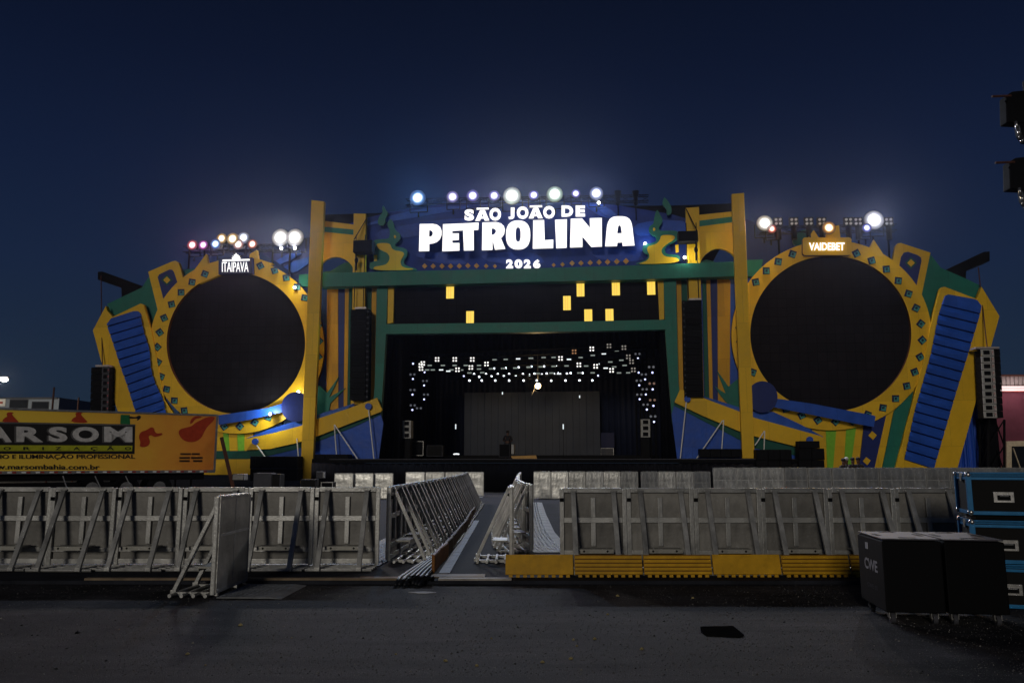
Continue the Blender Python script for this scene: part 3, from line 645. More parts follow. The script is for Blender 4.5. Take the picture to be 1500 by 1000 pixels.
# ------------------------------------------------------------------ lower boards
def skirt(label, px, base, pieces):
    t = fthing("lower_panel", label, "stage panel", px, 0.2, "painted panels below the round screens")
    fpart("backing", base, 0.1, 0.2, "yellow", t)
    for nm, m, off, pts in pieces: fpart(nm, pts, off, 0.08, m, t)
skirt("striped yellow and lime panel under the round screen, " + TR, 330, [(300, 612), (372, 622), (366, 695), (280, 695), (285, 622)],
    [("stripe", "lime", 0.14, [(326, 626), (334, 626), (336, 660), (329, 660)]), ("stripe", "lime", 0.14, [(347, 626), (357.5, 626), (358, 660), (348.5, 660)]), ("stripe", "green_dark", 0.14, [(300, 660), (366, 660), (366, 672), (300, 672)])])
skirt("striped panel with navy diamond strip under the round screen, " + RC, 1260, [(1190, 610), (1262, 615), (1300, 590), (1345, 560), (1352, 570), (1322, 695), (1175, 695), (1190, 640)],
    [("stripe", "lime", 0.14, [(1209.5, 622), (1225.5, 622), (1220, 690), (1212, 690)]), ("stripe", "lime", 0.14, [(1240, 622), (1255, 618), (1245.5, 690), (1236, 690)]),
     ("navy_strip", "navy", 0.20, [(1266, 620), (1298.5, 606), (1280, 690), (1258, 690)]), ("diamond", "yellow", 0.24, [(1272, 637.5), (1277.5, 631), (1284.5, 637), (1279, 644)]), ("diamond", "yellow", 0.24, [(1264, 675), (1269, 669), (1275.5, 674), (1270.5, 681)]),
     ("green_strip", "green", 0.20, [(1309.5, 602), (1338, 573), (1315, 690), (1291.5, 690)])])
def sweep(label, px, band, streak, under, skirtp, sticks, knobs):
    t = fthing("sweeping_band", label, "stage ornament", px, 0.9, "sweeping yellow bands beside the stage")
    fpart("skirt", skirtp, 0.62, 0.12, "blue", t); fpart("under_stripe", under, 0.68, 0.12, "green_dark", t)
    fpart("streak", streak, 0.80, 0.10, "blue", t); fpart("band", band, 0.92, 0.12, "yellow", t)
    for a, b in sticks:
        mb = MB(); mb.bar(FAC.at(*a, 1.06), FAC.at(*b, 1.06), 0.07, 0.05); build("stick", mb, "white_paint", t)
    for x, y, r in knobs: fpart("knob", ell(x, y, r, r, n=20), 1.12, 0.12, "blue", t)
sweep("yellow band sweeping up to the stage edge over blue skirt, " + TR, 470, [(552, 582.4), (560, 600), (557.5, 603), (520, 617), (461, 640), (432, 649), (396, 657), (358, 659), (358, 643), (400, 634), (440, 623.5), (461, 614.5), (510, 598)],
    [(360, 642), (393, 629), (440, 614), (461, 608), (506, 594.6), (520, 590), (506, 600), (461, 615), (440, 624), (400, 634)],
    [(557.5, 601), (557, 607), (520, 624), (461, 648), (432, 658), (390, 668), (362, 668), (362, 656), (432, 647), (461, 638), (520, 616)],
    [(557, 604), (561.5, 620), (554, 676), (400, 690), (370, 690), (365, 662), (432, 655), (461, 645), (520, 622)],
    [((540, 598.4), (548, 674)), ((489.8, 622), (493, 666)), ((490, 622), (525, 674)), ((375.6, 651), (397.7, 682)), ((435, 642), (437, 668))], [(539.4, 595, 4.8), (373.3, 646.5, 4.6)])
sweep("yellow band sweeping up to the stage edge over blue skirt, " + RC, 1080, [(988, 589), (995.6, 571), (1001, 571), (1026, 581), (1082, 602), (1105, 611.5), (1203, 638.5), (1210, 650), (1208, 662), (1170, 654.5), (1105, 638.5), (1082, 631), (1030, 609)],
    [(1024, 579), (1050, 586), (1082, 596), (1104, 603), (1133, 603), (1170, 620), (1206, 639.5), (1200, 641), (1104, 613), (1082, 604)],
    [(988, 588), (1030, 607), (1082, 629), (1105, 637), (1172, 653), (1172, 668), (1105, 656), (1082, 643), (1030, 616), (987.5, 594)],
    [(988, 592), (1030, 612), (1082, 636), (1176, 656), (1176, 690), (1000, 690), (992, 672), (983.6, 607)],
    [((1005.5, 586), (996.4, 671)), ((1058.6, 615.5), (1020.4, 671)), ((1060, 615), (1057, 660)), ((1119.7, 631), (1106, 652)), ((1120, 631), (1119, 660))], [(1007, 584.3, 4.6), (1186.5, 644, 5)])
for lab, px, disk, bar in (("round navy disc with long blue bar crossing the ring, " + TR, 400, (433, 596, 21, 22), [(320, 608), (393, 597.3), (416, 590), (416, 603), (401, 606.4), (362, 615), (320, 622)]), ("round navy disc with long blue bar crossing the ring, " + RC, 1180, (1117, 581, 22, 23), [(1134, 583), (1190, 591), (1281, 608.5), (1282.5, 610), (1280, 625), (1255, 620.5), (1134, 596)])):
    t = fthing("drumstick_ornament", lab, "stage ornament", px, 1.0, "blue drumstick ornaments")
    fpart("bar", bar, 1.0, 0.14, "blue", t); fpart("disc", ell(*disk, n=40), 1.16, 0.14, "navy", t)
# blue drapes at the far end of the road-case side
mb = MB(); pts = []
for k in range(33):
    x = 1396 + (1444 - 1396) * k / 32; pts.append((x, 0.06 * math.sin(k * 1.9) + 0.05 * math.sin(k * .8)))
o = len(mb.v)
for x, d in pts:
    a = FAC.at(x, 600, -0.4 + d * 2); zt = FAC.at(x, 565, -0.4).z; mb.v += [V((a.x, a.y, 0)), V((a.x, a.y, zt))]
for k in range(32): mb.f.append([2 * k, 2 * k + 2, 2 * k + 3, 2 * k + 1]); mb.mi.append(0)
N = len(mb.v); mb.v += [p - FAC.n * .05 for p in mb.v[:N]]
for k in range(32): mb.f.append([N + 2 * k, N + 2 * k + 1, N + 2 * k + 3, N + 2 * k + 2]); mb.mi.append(0)
tag(build("blue_drape", mb, "blue_mid", smooth=True), "blue pleated drape behind the bellows wing beside the outer speaker tower", "drape")
# ------------------------------------------------------------------ stage deck and house
def FU(u, off, z): return FAC.P0 + FAC.u * u + FAC.n * off + V((0, 0, z))
def uof(px, off=0.0): return (FAC.at(px, 640, off) - FAC.P0).dot(FAC.u)
DZ = 1.76
def ubox(mb, u0, u1, o0, o1, z0, z1, mi=0):
    c = FU((u0 + u1) / 2, (o0 + o1) / 2, (z0 + z1) / 2)
    return mb.box(c, (u1 - u0, abs(o1 - o0), z1 - z0), mi, Matrix.Rotation(FROT, 3, 'Z'))
t = fthing("stage_deck", "black stage deck with cloth covered front", "stage", 775, 1.9)
u0, u1 = uof(458, 1.9), uof(1192, 1.9)
build("deck", ubox(MB(), u0, u1, 1.9, -16, DZ - .22, DZ), "black", t)
def pleat(p0, p1, z0, z1, amp, waves, th=0.03, seg=6):
    mb = MB(); p0, p1 = V(p0), V(p1); d = (p1 - p0).normalized(); s = V((-d.y, d.x, 0)); N = waves * seg
    for i in range(N + 1):
        q = p0 + (p1 - p0) * (i / N) + s * amp * (math.sin(2 * math.pi * i / seg) + .5 * noise.noise(V((i * .13, 1, 0))))
        for off in (0, th):
            for z in (z0, z1): mb.v.append(V((q.x, q.y, z)) + s * off)
    for i in range(N):
        a = 4 * i; b = a + 4
        for f in ((a, b, b + 1, a + 1), (a + 2, a + 3, b + 3, b + 2), (a + 1, b + 1, b + 3, a + 3), (a, a + 2, b + 2, b)): mb.f.append(list(f)); mb.mi.append(0)
    for a in (0, 4 * N): mb.f.append([a, a + 1, a + 3, a + 2]); mb.mi.append(0)
    return mb
build("front_cloth", pleat(FU(u0, 1.93, 0), FU(u1, 1.93, 0), 0.0, DZ - .23, .02, 60), "black_cloth", t, smooth=True)
mb = MB(); ubox(mb, u0 + 1, u1 - 1, 1.905, 1.94, DZ - .05, DZ - .012); build("edge_trim", mb, "case_grey", t)
def curtain(label, a, b, z0, z1, waves, m="black_cloth", amp=.09, group="black stage curtains"):
    tag(build("stage_curtain", pleat(a, b, z0, z1, amp, waves), m, smooth=True), label, "curtain", group)
curtain("black pleated curtain across the very back of stage", FU(-12, -14, 0), FU(14, -14, 0), DZ, 14.5, 60)
curtain("black pleated curtain lining the stage wing, " + TR, FU(-9.0, -1.0, 0), FU(-9.0, -14, 0), DZ, 12, 34)
curtain("black pleated curtain lining the stage wing, " + RC, FU(10.9, -1.0, 0), FU(10.9, -14, 0), DZ, 12, 34)
curtain("black curtain strip hanging just inside the portal, " + TR, FU(-9.0, -1.2, 0), FU(-6.7, -1.4, 0), DZ, 9.0, 7)
curtain("black curtain strip hanging just inside the portal, " + RC, FU(8.4, -1.4, 0), FU(10.9, -1.2, 0), DZ, 9.0, 7)
mat("curtain_navy", (0.010, 0.014, 0.036), 0.8, var=0.2)
curtain("dark navy backdrop curtain above and beside grey screen wall", FU(-7.0, -12.6, 0), FU(9.2, -12.6, 0), DZ, 9.6, 40, "curtain_navy", .07, None)
# grey LED wall
t = fthing("led_wall", "large grey unlit screen wall at the back of stage", "screen", 780, -11.5)
N = 20; off = -11.6
for i in range(N):
    a = 680 + (879 - 680) * i / N; b = 680 + (879 - 680) * (i + 1) / N
    build("screen_column", MB().rect(FAC, a + .1, 575 - i * .12, b - .1, 667, off + (.05 if i % 2 else 0), .12), "led_grey", t)
ubox(mb := MB(), uof(575, -9), uof(965, -9), -9.2, -13.5, DZ, DZ + .28); tag(build("stage_riser", mb, "black_gloss"), "low black riser under the grey screen wall", "riser")
for lab, x, y0 in (("slim upright light tube glowing near the dark middle of stage", 667.6, 621), ("slim upright light tube glowing in front of grey screen wall", 825, 621), ("short small light tube hanging high before grey screen wall", 849, 579), ("short small light tube hanging beside the beam lamps", 736, 574)):
    mb = MB(); a = FAC.at(x, y0, -7); mb.tube(a, a - V((0, 0, .32 if y0 > 600 else .16)), .035); emis("em_tube", (.85, .95, 1), 1.0, False)
    o = tag(build("light_tube", mb, "em_tube"), lab, "light tube")
    mb = MB(); q = FU(uof(x, -7), -7, DZ) if y0 > 600 else a; 
    q = V((a.x, a.y, DZ)) if y0 > 600 else a + V((0, 0, 2.5))
    WINV[o.name] = Matrix.Translation(o.location).inverted(); mb.tube(a - V((0, 0, .33)) if y0 > 600 else a, q, .012); build("stand_pole", mb, "black", o)
# ------------------------------------------------------------------ small lamps inside the stage
emis("em_dot", (0.80, 0.88, 1.0), 4.0, False); emis("em_bar", (0.62, 0.72, 0.66), 0.34, False); emis("em_bar_hot", (0.85, 0.92, 0.95), 1.1, False)
emis("em_blind", (1.0, 0.97, 0.93), 1.2, False); emis("em_blind_dim", (1.0, 0.9, 0.8), 0.22, False); emis("em_orange", (1.0, 0.5, 0.25), 0.32, False)
emis("em_side", (0.55, 0.60, 1.0), 2.2, False); emis("em_pair", (0.72, 0.76, 0.9), 0.11, False); emis("em_pair_warm", (1.0, 0.55, 0.4), 0.14, False)
def proto(kind):
    mb = MB()
    if kind == "dot":
        mb.tube((0, .02, 0), (0, .30, 0), .10, 10, 0); mb.tube((0, -.01, 0), (0, .02, 0), .066, 12, 1); mb.box((0, .16, .15), (.24, .05, .03), 0); mb.box((-.115, .16, .07), (.02, .05, .16)); mb.box((.115, .16, .07), (.02, .05, .16))
    elif kind == "bar":
        mb.box((0, .08, 0), (.34, .14, .13)); mb.box((0, 0, 0), (.29, .03, .085), 1); mb.box((0, .08, .11), (.06, .06, .1))
    elif kind == "blind":
        mb.box((0, .08, 0), (.40, .14, .40))
        for x in (-.09, .09):
            for z in (-.09, .09): mb.tube((x, -.02, z), (x, .03, z), .058, 10, 1)
    elif kind == "pair":
        mb.box((0, .08, 0), (.46, .14, .26))
        for x in (-.13, .13): mb.tube((x, -.02, 0), (x, .03, 0), .075, 10, 1)
    elif kind == "side":
        mb.tube((0, .02, 0), (0, .28, 0), .09, 10, 0); mb.tube((0, -.01, 0), (0, .02, 0), .06, 10, 1); mb.box((0, .15, .12), (.22, .05, .03), 0)
    return mb
def lamps(kind, name, cat, group, items, off):
    cache = {}
    for px, py, m, lab, o2 in items:
        p = FAC.at(px, py, off if o2 is None else o2)
        if m not in cache:
            o = build(name, proto(kind), ["black", m], origin=(0, 0, 0)); o.location = p; o.rotation_euler = (0, 0, FROT); cache[m] = o; tag(o, lab, cat, group)
        else: dup(cache[m], p, FROT, lab, group)
zl = lambda p: (550 + p[0] / 4.76, 480 + p[1] / 4.76); zr = lambda p: (770 + p[0] / 4.76, 480 + p[1] / 4.76)
rows = [("lowest", 367, [zl(p) for p in ((655, 367), (741, 367), (835, 367), (932, 367), (1033, 367))] + [zr(p) for p in ((78, 367), (178, 368), (278, 367), (375, 366), (465, 366))]),
        ("second lowest", 335, [zl(p) for p in ((723, 341), (810, 336), (895, 333), (978, 331), (1075, 328))] + [zr(p) for p in ((27, 328), (113, 325), (198, 322), (288, 319))]),
        ("middle", 322, [zl(p) for p in ((688, 322), (771, 322), (853, 322), (932, 322), (1028, 322))] + [zr(p) for p in ((62, 320), (147, 319), (229, 316), (314, 315), (397, 315))]),
        ("upper", 275, [zl(p) for p in ((827, 283), (908, 280), (998, 275), (1087, 270))] + [zr(p) for p in ((40, 270), (128, 268), (212, 261))])]
it = []
for rn, _, ps in rows:
    for i, (x, y) in enumerate(sorted(ps)): it.append((x, y, "em_dot", f"bright round lamp in the {rn} row over stage, {ORD[i]} from the trailer side", -10.5 if rn != "lowest" else -9.5))
lamps("dot", "beam_lamp", "stage lamp", "bright round lamps over the stage", it, -10)
bars = [zl(p) + (0,) for p in ((378, 262), (470, 262), (552, 262), (630, 262), (722, 262), (722, 287), (598, 294), (360, 293), (400, 293), (530, 293), (830, 222), (908, 220), (1085, 212), (655, 314), (745, 312), (806, 285), (890, 283), (975, 280), (1070, 275))] + [zl(p) + (1,) for p in ((458, 293), (508, 302), (995, 216))] \
    + [zr(p) + (0,) for p in ((35, 212), (125, 207), (195, 206), (383, 207), (468, 192), (635, 165), (285, 265), (422, 266), (590, 238), (667, 226), (617, 272), (690, 262), (180, 315), (375, 314), (467, 313), (651, 314), (716, 313), (20, 273), (105, 271), (195, 268), (84, 318))] + [zr(p) + (1,) for p in ((302, 220), (545, 181), (500, 252), (558, 281), (233, 320))]
bars.sort()
lamps("bar", "light_bar", "stage lamp", "short oblong lamps over the stage", [(x, y, "em_bar_hot" if h else "em_bar", f"{'bright' if h else 'dim'} oblong lamp among the stage lights, {'upper' if y < 533 else 'lower'} rows, {i + 1} along from trailer side", None) for i, (x, y, h) in enumerate(bars)], -8)
bl = [zl(p) + ("em_blind",) for p in ((430, 220), (553, 220), (675, 220), (774, 252), (665, 276), (316, 262), (330, 248), (318, 284), (572, 292))] + [zr(p) + (m,) for p, m in (((243, 213), "em_blind"), ((338, 167), "em_orange"), ((461, 147), "em_blind"), ((581, 126), "em_blind_dim"), ((685, 138), "em_blind_dim"), ((371, 258), "em_blind"), ((488, 268), "em_blind"), ((599, 296), "em_blind"), ((716, 202), "em_blind_dim"), ((738, 236), "em_blind_dim"), ((751, 293), "em_blind_dim"))]
bl.sort()
lamps("blind", "blinder_lamp", "stage lamp", "four-eyed blinder lamps over the stage", [(x, y, m, f"{'orange' if m == 'em_orange' else 'dim' if m == 'em_blind_dim' else 'white'} four-eyed blinder under the stage roof, {ORD[i]} from the trailer side", None) for i, (x, y, m) in enumerate(bl)], -6)
sd = [zl(p) + ("em_side", "side") for p in ((262, 250), (261, 356), (258, 465), (257, 572), (342, 309), (339, 401), (339, 498), (164, 329), (164, 436), (160, 547), (157, 670), (616, 336))] + [zr(p) + ("em_side", "side") for p in ((783, 213), (788, 312), (792, 400), (795, 497), (833, 359), (838, 464), (845, 569), (884, 312), (886, 428), (891, 543), (895, 655), (505, 333))]
pr = [zl(p) + ("em_pair", "pair") for p in ((162, 292), (162, 398), (160, 510), (160, 632), (258, 433), (258, 325), (260, 540), (352, 465), (345, 370), (303, 560))] + [zr(p) + (m, "pair") for p, m in (((876, 273), "em_pair"), ((880, 388), "em_pair_warm"), ((884, 503), "em_pair_warm"), ((888, 617), "em_pair"), ((789, 368), "em_pair"), ((792, 465), "em_pair"), ((830, 428), "em_pair"), ((836, 535), "em_pair"), ((824, 325), "em_pair"), ((780, 182), "em_pair"))]
for kind, lst, nm, gr in (("side", sd, "side_lamp", "small side lamps on the towers"), ("pair", pr, "twin_lamp", "twin lamps on the side towers")):
    for side, sel in ((TR, [q for q in lst if q[0] < 775]), (RC, [q for q in lst if q[0] >= 775])):
        sel.sort(key=lambda q: q[1])
        lamps(kind, nm, "stage lamp", gr, [(x, y, m, f"{'small bluish' if kind == 'side' else 'warm twin' if 'warm' in m else 'dim twin'} lamp on the side light towers, {ORD[i]} from top, {side}", (-4 if abs(x - 775) > 172 else -7 if abs(x - 775) > 160 else -9)) for i, (x, y, m, k) in enumerate(sel)], -5)
# trusses carrying them
def truss_mb(a, b, s=0.3, r=0.025):
    mb = MB(); a, b = V(a), V(b); d = (b - a); L_ = d.length; d.normalize()
    x = d.cross(V((0, 0, 1)));
    if x.length < .1: x = d.cross(V((0, 1, 0)))
    x.normalize(); y = x.cross(d); cs = [x * s / 2 + y * s / 2, x * s / 2 - y * s / 2, -x * s / 2 - y * s / 2, -x * s / 2 + y * s / 2]
    for c in cs: mb.tube(a + c, b + c, r, 6)
    n = max(2, int(L_ / (s * 1.6)))
    for i in range(n):
        p = a + d * (L_ * i / n); q = a + d * (L_ * (i + 1) / n)
        for k in range(4): mb.tube(p + cs[k], q + cs[(k + 1) % 4], r * .6, 4, cap=False)
    return mb
def truss(label, a, b, s=0.3, m="black", group=None, name="lighting_truss"):
    return tag(build(name, truss_mb(a, b, s), m), label, "truss", group)
G1 = "dark lighting trusses over the stage"
truss("dark truss over the stage holding the foremost four-eyed lamps", FAC.at(600, 522, -6.3), FAC.at(950, 510, -6.3), .35, group=G1)
truss("dark truss over the stage holding the oblong lamps", FAC.at(600, 531, -8.4), FAC.at(960, 530, -8.4), .35, group=G1)
truss("dark truss over the stage holding the upper bright lamps", FAC.at(690, 533, -10.9), FAC.at(900, 532, -10.9), .35, group=G1)
truss("dark truss over the stage holding the lowest bright lamps", FAC.at(660, 552, -9.8), FAC.at(890, 552, -9.8), .3, group=G1)
for lab, x, o in (("outermost", 584, -4.2), ("middle", 604, -7.3), ("innermost", 621, -9.3)):
    p = FAC.at(x, 600, o); truss(f"{lab} dark upright lamp tower inside the stage, " + TR, V((p.x, p.y, DZ)), V((p.x, p.y, 9)), .3, group="upright lamp towers inside the stage", name="lamp_tower")
for lab, x, o in (("outermost", 956, -4.2), ("middle", 946, -7.3), ("innermost", 935, -9.3)):
    p = FAC.at(x, 600, o); truss(f"{lab} dark upright lamp tower inside the stage, " + RC, V((p.x, p.y, DZ)), V((p.x, p.y, 9)), .3, group="upright lamp towers inside the stage", name="lamp_tower")
# warm work lamp
emis("em_warm", (1.0, 0.72, 0.34), 14)
p = FAC.at(788, 565, -8.6); t = thing("work_lamp", "warm yellow work lamp hanging on a cable over the stage", "lamp", p, FROT)
build("lens", MB().ball(p, .19), "em_warm", t, smooth=True)
mb = MB(); mb.path([p + V((0, .1, .05)), p + V((-.2, .1, -.2)), p + V((-.42, .1, -.62)), p + V((-.3, .1, -.35)), p + V((0, .12, .5)), p + V((0, .12, 2.2))], .014); build("cable", mb, "steel", t)
def add_point(name, loc, e, col, r=0.15, parent=None, spot=None, aim=None):
    l = bpy.data.lights.new(name, 'SPOT' if spot else 'POINT'); l.energy = e; l.color = col; l.shadow_soft_size = r
    o = bpy.data.objects.new(name, l); COL.objects.link(o)
    if spot: l.spot_size = R(spot); l.spot_blend = 0.4
    q = (V(aim) - V(loc)).to_track_quat('-Z', 'Y').to_matrix().to_4x4() if aim is not None else Matrix.Identity(4)
    m = Matrix.Translation(V(loc)) @ q
    if parent is not None: o.parent = parent; m = WINV[parent.name] @ m
    o.matrix_local = m
    return o
add_point("work_light", p + FAC.n * .3, 170, (1, .68, .3), .1, t)
# ------------------------------------------------------------------ things standing on the stage
def side_fill(label, x0, x1, y0, y1, off, ybase):
    t = fthing("side_fill_speakers", label, "speakers", (x0 + x1) / 2, off, "side fill speaker stacks on the stage")
    h = (y1 - y0) / 3
    for i in range(3):
        mb = MB(); mb.rect(FAC, x0 + .2, y0 + i * h + .25, x1 - .2, y0 + (i + 1) * h - .25, off, .6); mb.rect(FAC, x0 + 3, y0 + i * h + 1.6, x1 - 3, y0 + (i + 1) * h - 1.6, off + .02, .05, 1)
        build("speaker_box", mb, ["speaker_white", "black"], t)
    build("stand", MB().rect(FAC, x0 + 1, y1 + .1, x1 - 1, ybase, off - .05, .5), "black_gloss", t)
side_fill("three white framed speakers stacked on a black box, " + TR, 589.5, 602, 615.5, 641.8, -1.9, 672)
side_fill("three white framed speakers stacked on a black box, " + RC, 938.8, 952.6, 613.5, 640.2, -3.5, 672)
def case(label, x0, y0, x1, y1, off, m, dep=.6, edge="steel", group=None, pl=FAC, name="equipment_case", z0=None):
    p = pl.at((x0 + x1) / 2, 640, off); t = thing(name, label, "case", (p.x, p.y, 0), FROT if pl is FAC else 0, group)
    build("body", MB().rect(pl, x0, y0, x1, y1, off, dep), m, t, bevel=.02)
    mb = MB(); e_ = .5
    for q in ((x0, y0, x1, y0 + e_), (x0, y1 - e_, x1, y1), (x0, y0, x0 + e_, y1), (x1 - e_, y0, x1, y1)): mb.rect(pl, *q, off + .012, .03)
    build("trim", mb, edge, t); return t
case("open frame rack with pale edges on the stage beside white speakers", 600, 646, 620, 667, -3.0, "black", group=None, name="stage_rack")
case("wide dark equipment case on stage beside the open rack", 625, 652, 648, 668, -3.2, "case_black", edge="case_grey")
case("pale control desk end beside the dark figure at mid stage", 748.5, 650, 753.2, 665, -5, "speaker_white", edge="black")
case("black keyboard case at mid stage by the dark figure", 731, 650, 747, 669, -5.3, "black", edge="case_grey")
case("pale blue crate at the back of the stage beside the screen wall", 880, 656, 899, 667, -11.8, "case_grey")
case("dark blue covered crate on top of the pale blue crate", 880, 633.5, 900, 655.5, -11.9, "tarp", edge="tarp")
emis("em_floor", (0.9, 0.95, 1), 1.4, False)
p = FAC.at(668.5, 664.8, -4.5); tag(build("floor_lamp", MB().ball(p, .2, 0, 12, 6, (1, .6, .28)).tube(V((p.x, p.y, DZ)), p - V((0, 0, .03)), .12, 10, 1), ["em_floor", "black"]), "small white glowing lamp on the stage floor", "lamp")
mb = MB(); mb.slab(FAC, [(748, 667.8), (785, 666.5), (786.5, 671.5), (752, 673)], 1.2, .25); tag(build("wooden_ramp", mb, "ramp_glow_wood"), "low plywood ramp at the stage front edge under the lamp", "ramp")
# subwoofers
def sub(label, x0, y0, x1, y1, off, group):
    t = fthing("subwoofer", label, "speaker", (x0 + x1) / 2, off, group)
    build("cabinet", MB().rect(FAC, x0 + .15, y0 + .1, x1 - .15, y1 - .1, off, .8), "black_gloss", t, bevel=.02)
    mb = MB(); w = x1 - x0; h = y1 - y0
    for k in range(2): mb.rect(FAC, x0 + w * (.08 + .44 * k), y0 + h * .14, x0 + w * (.48 + .44 * k), y1 - h * .14, off + .012, .03)
    build("grille", mb, "grille", t)
def subgrid(desc, x0, y0, x1, y1, nx, ny, off, group):
    for i in range(nx):
        for j in range(ny):
            col = ORD[i] + " column" if nx > 1 else "only column"; row = ("single layer" if ny == 1 else ["bottom", "second", "top"][j] + " layer")
            a = x0 + (x1 - x0) * i / nx; b = x0 + (x1 - x0) * (i + 1) / nx; yb = y1 - (y1 - y0) * j / ny; ya = y1 - (y1 - y0) * (j + 1) / ny
            sub(f"black subwoofer {desc}, {col}, {row}", a, ya, b, yb, off, group)
GS = "black subwoofers stacked beside the stage"
subgrid("in the row on deck before the tall right pillar", 1025, 657, 1086.5, 669.5, 4, 1, 1.75, GS)
subgrid("in the stack just past the right tall pillar", 1108, 658, 1160, 690, 3, 2, 2.2, GS)
subgrid("in the higher stack by the striped lime panel", 1170.5, 656.5, 1208, 690, 2, 2, 2.3, GS)
sub("black subwoofer crowning the higher stack by the striped lime panel", 1170.5, 645.5, 1201, 656.3, 2.3, GS)
subgrid("in the row on deck beside the left tall pillar", 460, 665, 510, 672.5, 3, 1, 1.7, GS)
subgrid("in the stack between the trailer and left tall pillar", 366, 668, 436, 704, 4, 2, 2.2, GS)
# ------------------------------------------------------------------ line arrays
def inner_array(label, x0, x1, lean, y0, y1, nb, off, strip):
    t = fthing("line_array", label, "speaker column", (x0 + x1) / 2, off, "black speaker columns beside the stage opening")
    h = (y1 - y0) / nb
    for i in range(nb):
        k = i / nb * lean
        mb = MB(); mb.rect(FAC, x0 + k, y0 + i * h + .25, x1 + k, y0 + (i + 1) * h - .25, off, .7); mb.rect(FAC, x0 + k + 5, y0 + (i + .42) * h, x1 + k - 5, y0 + (i + .58) * h, off + .012, .03, 1)
        build("speaker_box", mb, ["black_gloss", "grille"], t)
    s0, s1 = strip
    mb = MB(); mb.slab(FAC, [(s0, y0), (s1, y0), (s1 + lean, y1), (s0 + lean, y1)], off - .1, .5)
    build("side_frame", mb, "grille", t)
    mb = MB(); 
    for i in range(nb): mb.rect(FAC, s0 + lean * i / nb + .6, y0 + i * h + 2, s1 + lean * i / nb - .6, y0 + i * h + 4.5, off - .06, .05)
    build("side_hooks", mb, "case_grey", t)
    build("bumper", MB().rect(FAC, x0 + 6, y0 - 3.4, x1, y0 - .8, off, .6), "roof_sheet", t)
    mb = MB()
    for x in (x0 + 5, x1 - 4): a = FAC.at(x, y0 - 3, off - .3); mb.tube(a, a + V((0, 0, 4.3)), .025)
    build("rigging_cable", mb, "black", t)
inner_array("tall black column of hanging speakers, " + TR, 513.6, 536, -1.5, 453, 586, 16, 1.2, (536.5, 541))
inner_array("tall black column of hanging speakers, " + RC, 1003.5, 1027.5, 3, 440, 581.5, 16, 1.2, (999.8, 1003))
def outer_array(label, front, plate, lean, y0, y1, nb, off, m, cable):
    t = fthing("line_array", label, "speaker column", front[0], off, "outer speaker columns with pale fronts")
    h = (y1 - y0) / nb; emis("em_red", (1, .05, .03), .25, False)
    for i in range(nb):
        k = lean * i / nb; ya, yb = y0 + i * h, y0 + (i + 1) * h
        mb = MB(); mb.rect(FAC, front[0] + k, ya + .3, front[1] + k, yb - .3, off, .7); a, b = plate[0] + k, plate[1] + k; w = b - a
        mb.rect(FAC, a, ya + .35, b, yb - .35, off + .03, .05, 1); mb.rect(FAC, a + w * .18, ya + h * .2, a + w * .68, yb - h * .2, off + .05, .05, 0); mb.rect(FAC, a + w * .86, ya + h * .4, a + w * .93, ya + h * .5, off + .05, .05, 2)
        mb.rect(FAC, a + w * .76, ya + h * .15, a + w * .80, yb - h * .15, off + .04, .05, 0)
        build("speaker_box", mb, ["black", m, "em_red"], t)
    build("bumper", MB().rect(FAC, front[0] + (6 if m != "speaker_white" else -8), y0 - 3.2, front[1] - 1, y0 - .6, off, .6), "roof_sheet", t)
    mb = MB(); a = FAC.at(cable[0], y0 - 2, off - .3); b = FAC.at(cable[1], cable[2], -.2); mb.tube(a, b, .03); build("rigging_cable", mb, "rust", t)
outer_array("speaker column with white fronts hanging beside the pink building", (1437, 1465), (1437, 1456), 5, 511, 612, 10, 1.4, "speaker_white", (1446, 1433, 392))
outer_array("dark speaker column with grey side strip hanging above the trailer", (133.5, 160), (149.5, 159.5), -3, 537.5, 650, 12, 1.0, "case_grey", (150, 148, 404))
tag(build("speaker_tower", truss_mb(FAC.at(1453, 690, .5), FAC.at(1453, 614, .5), .8, .06), "black"), "black truss tower standing under the white fronted speaker column", "tower")
tag(build("cloth_wrapped_base", MB().rect(FAC, 1442, 612, 1464, 700, .2, .8), "black_cloth", bevel=.04), "black cloth wrapped base behind the truss tower", "base")
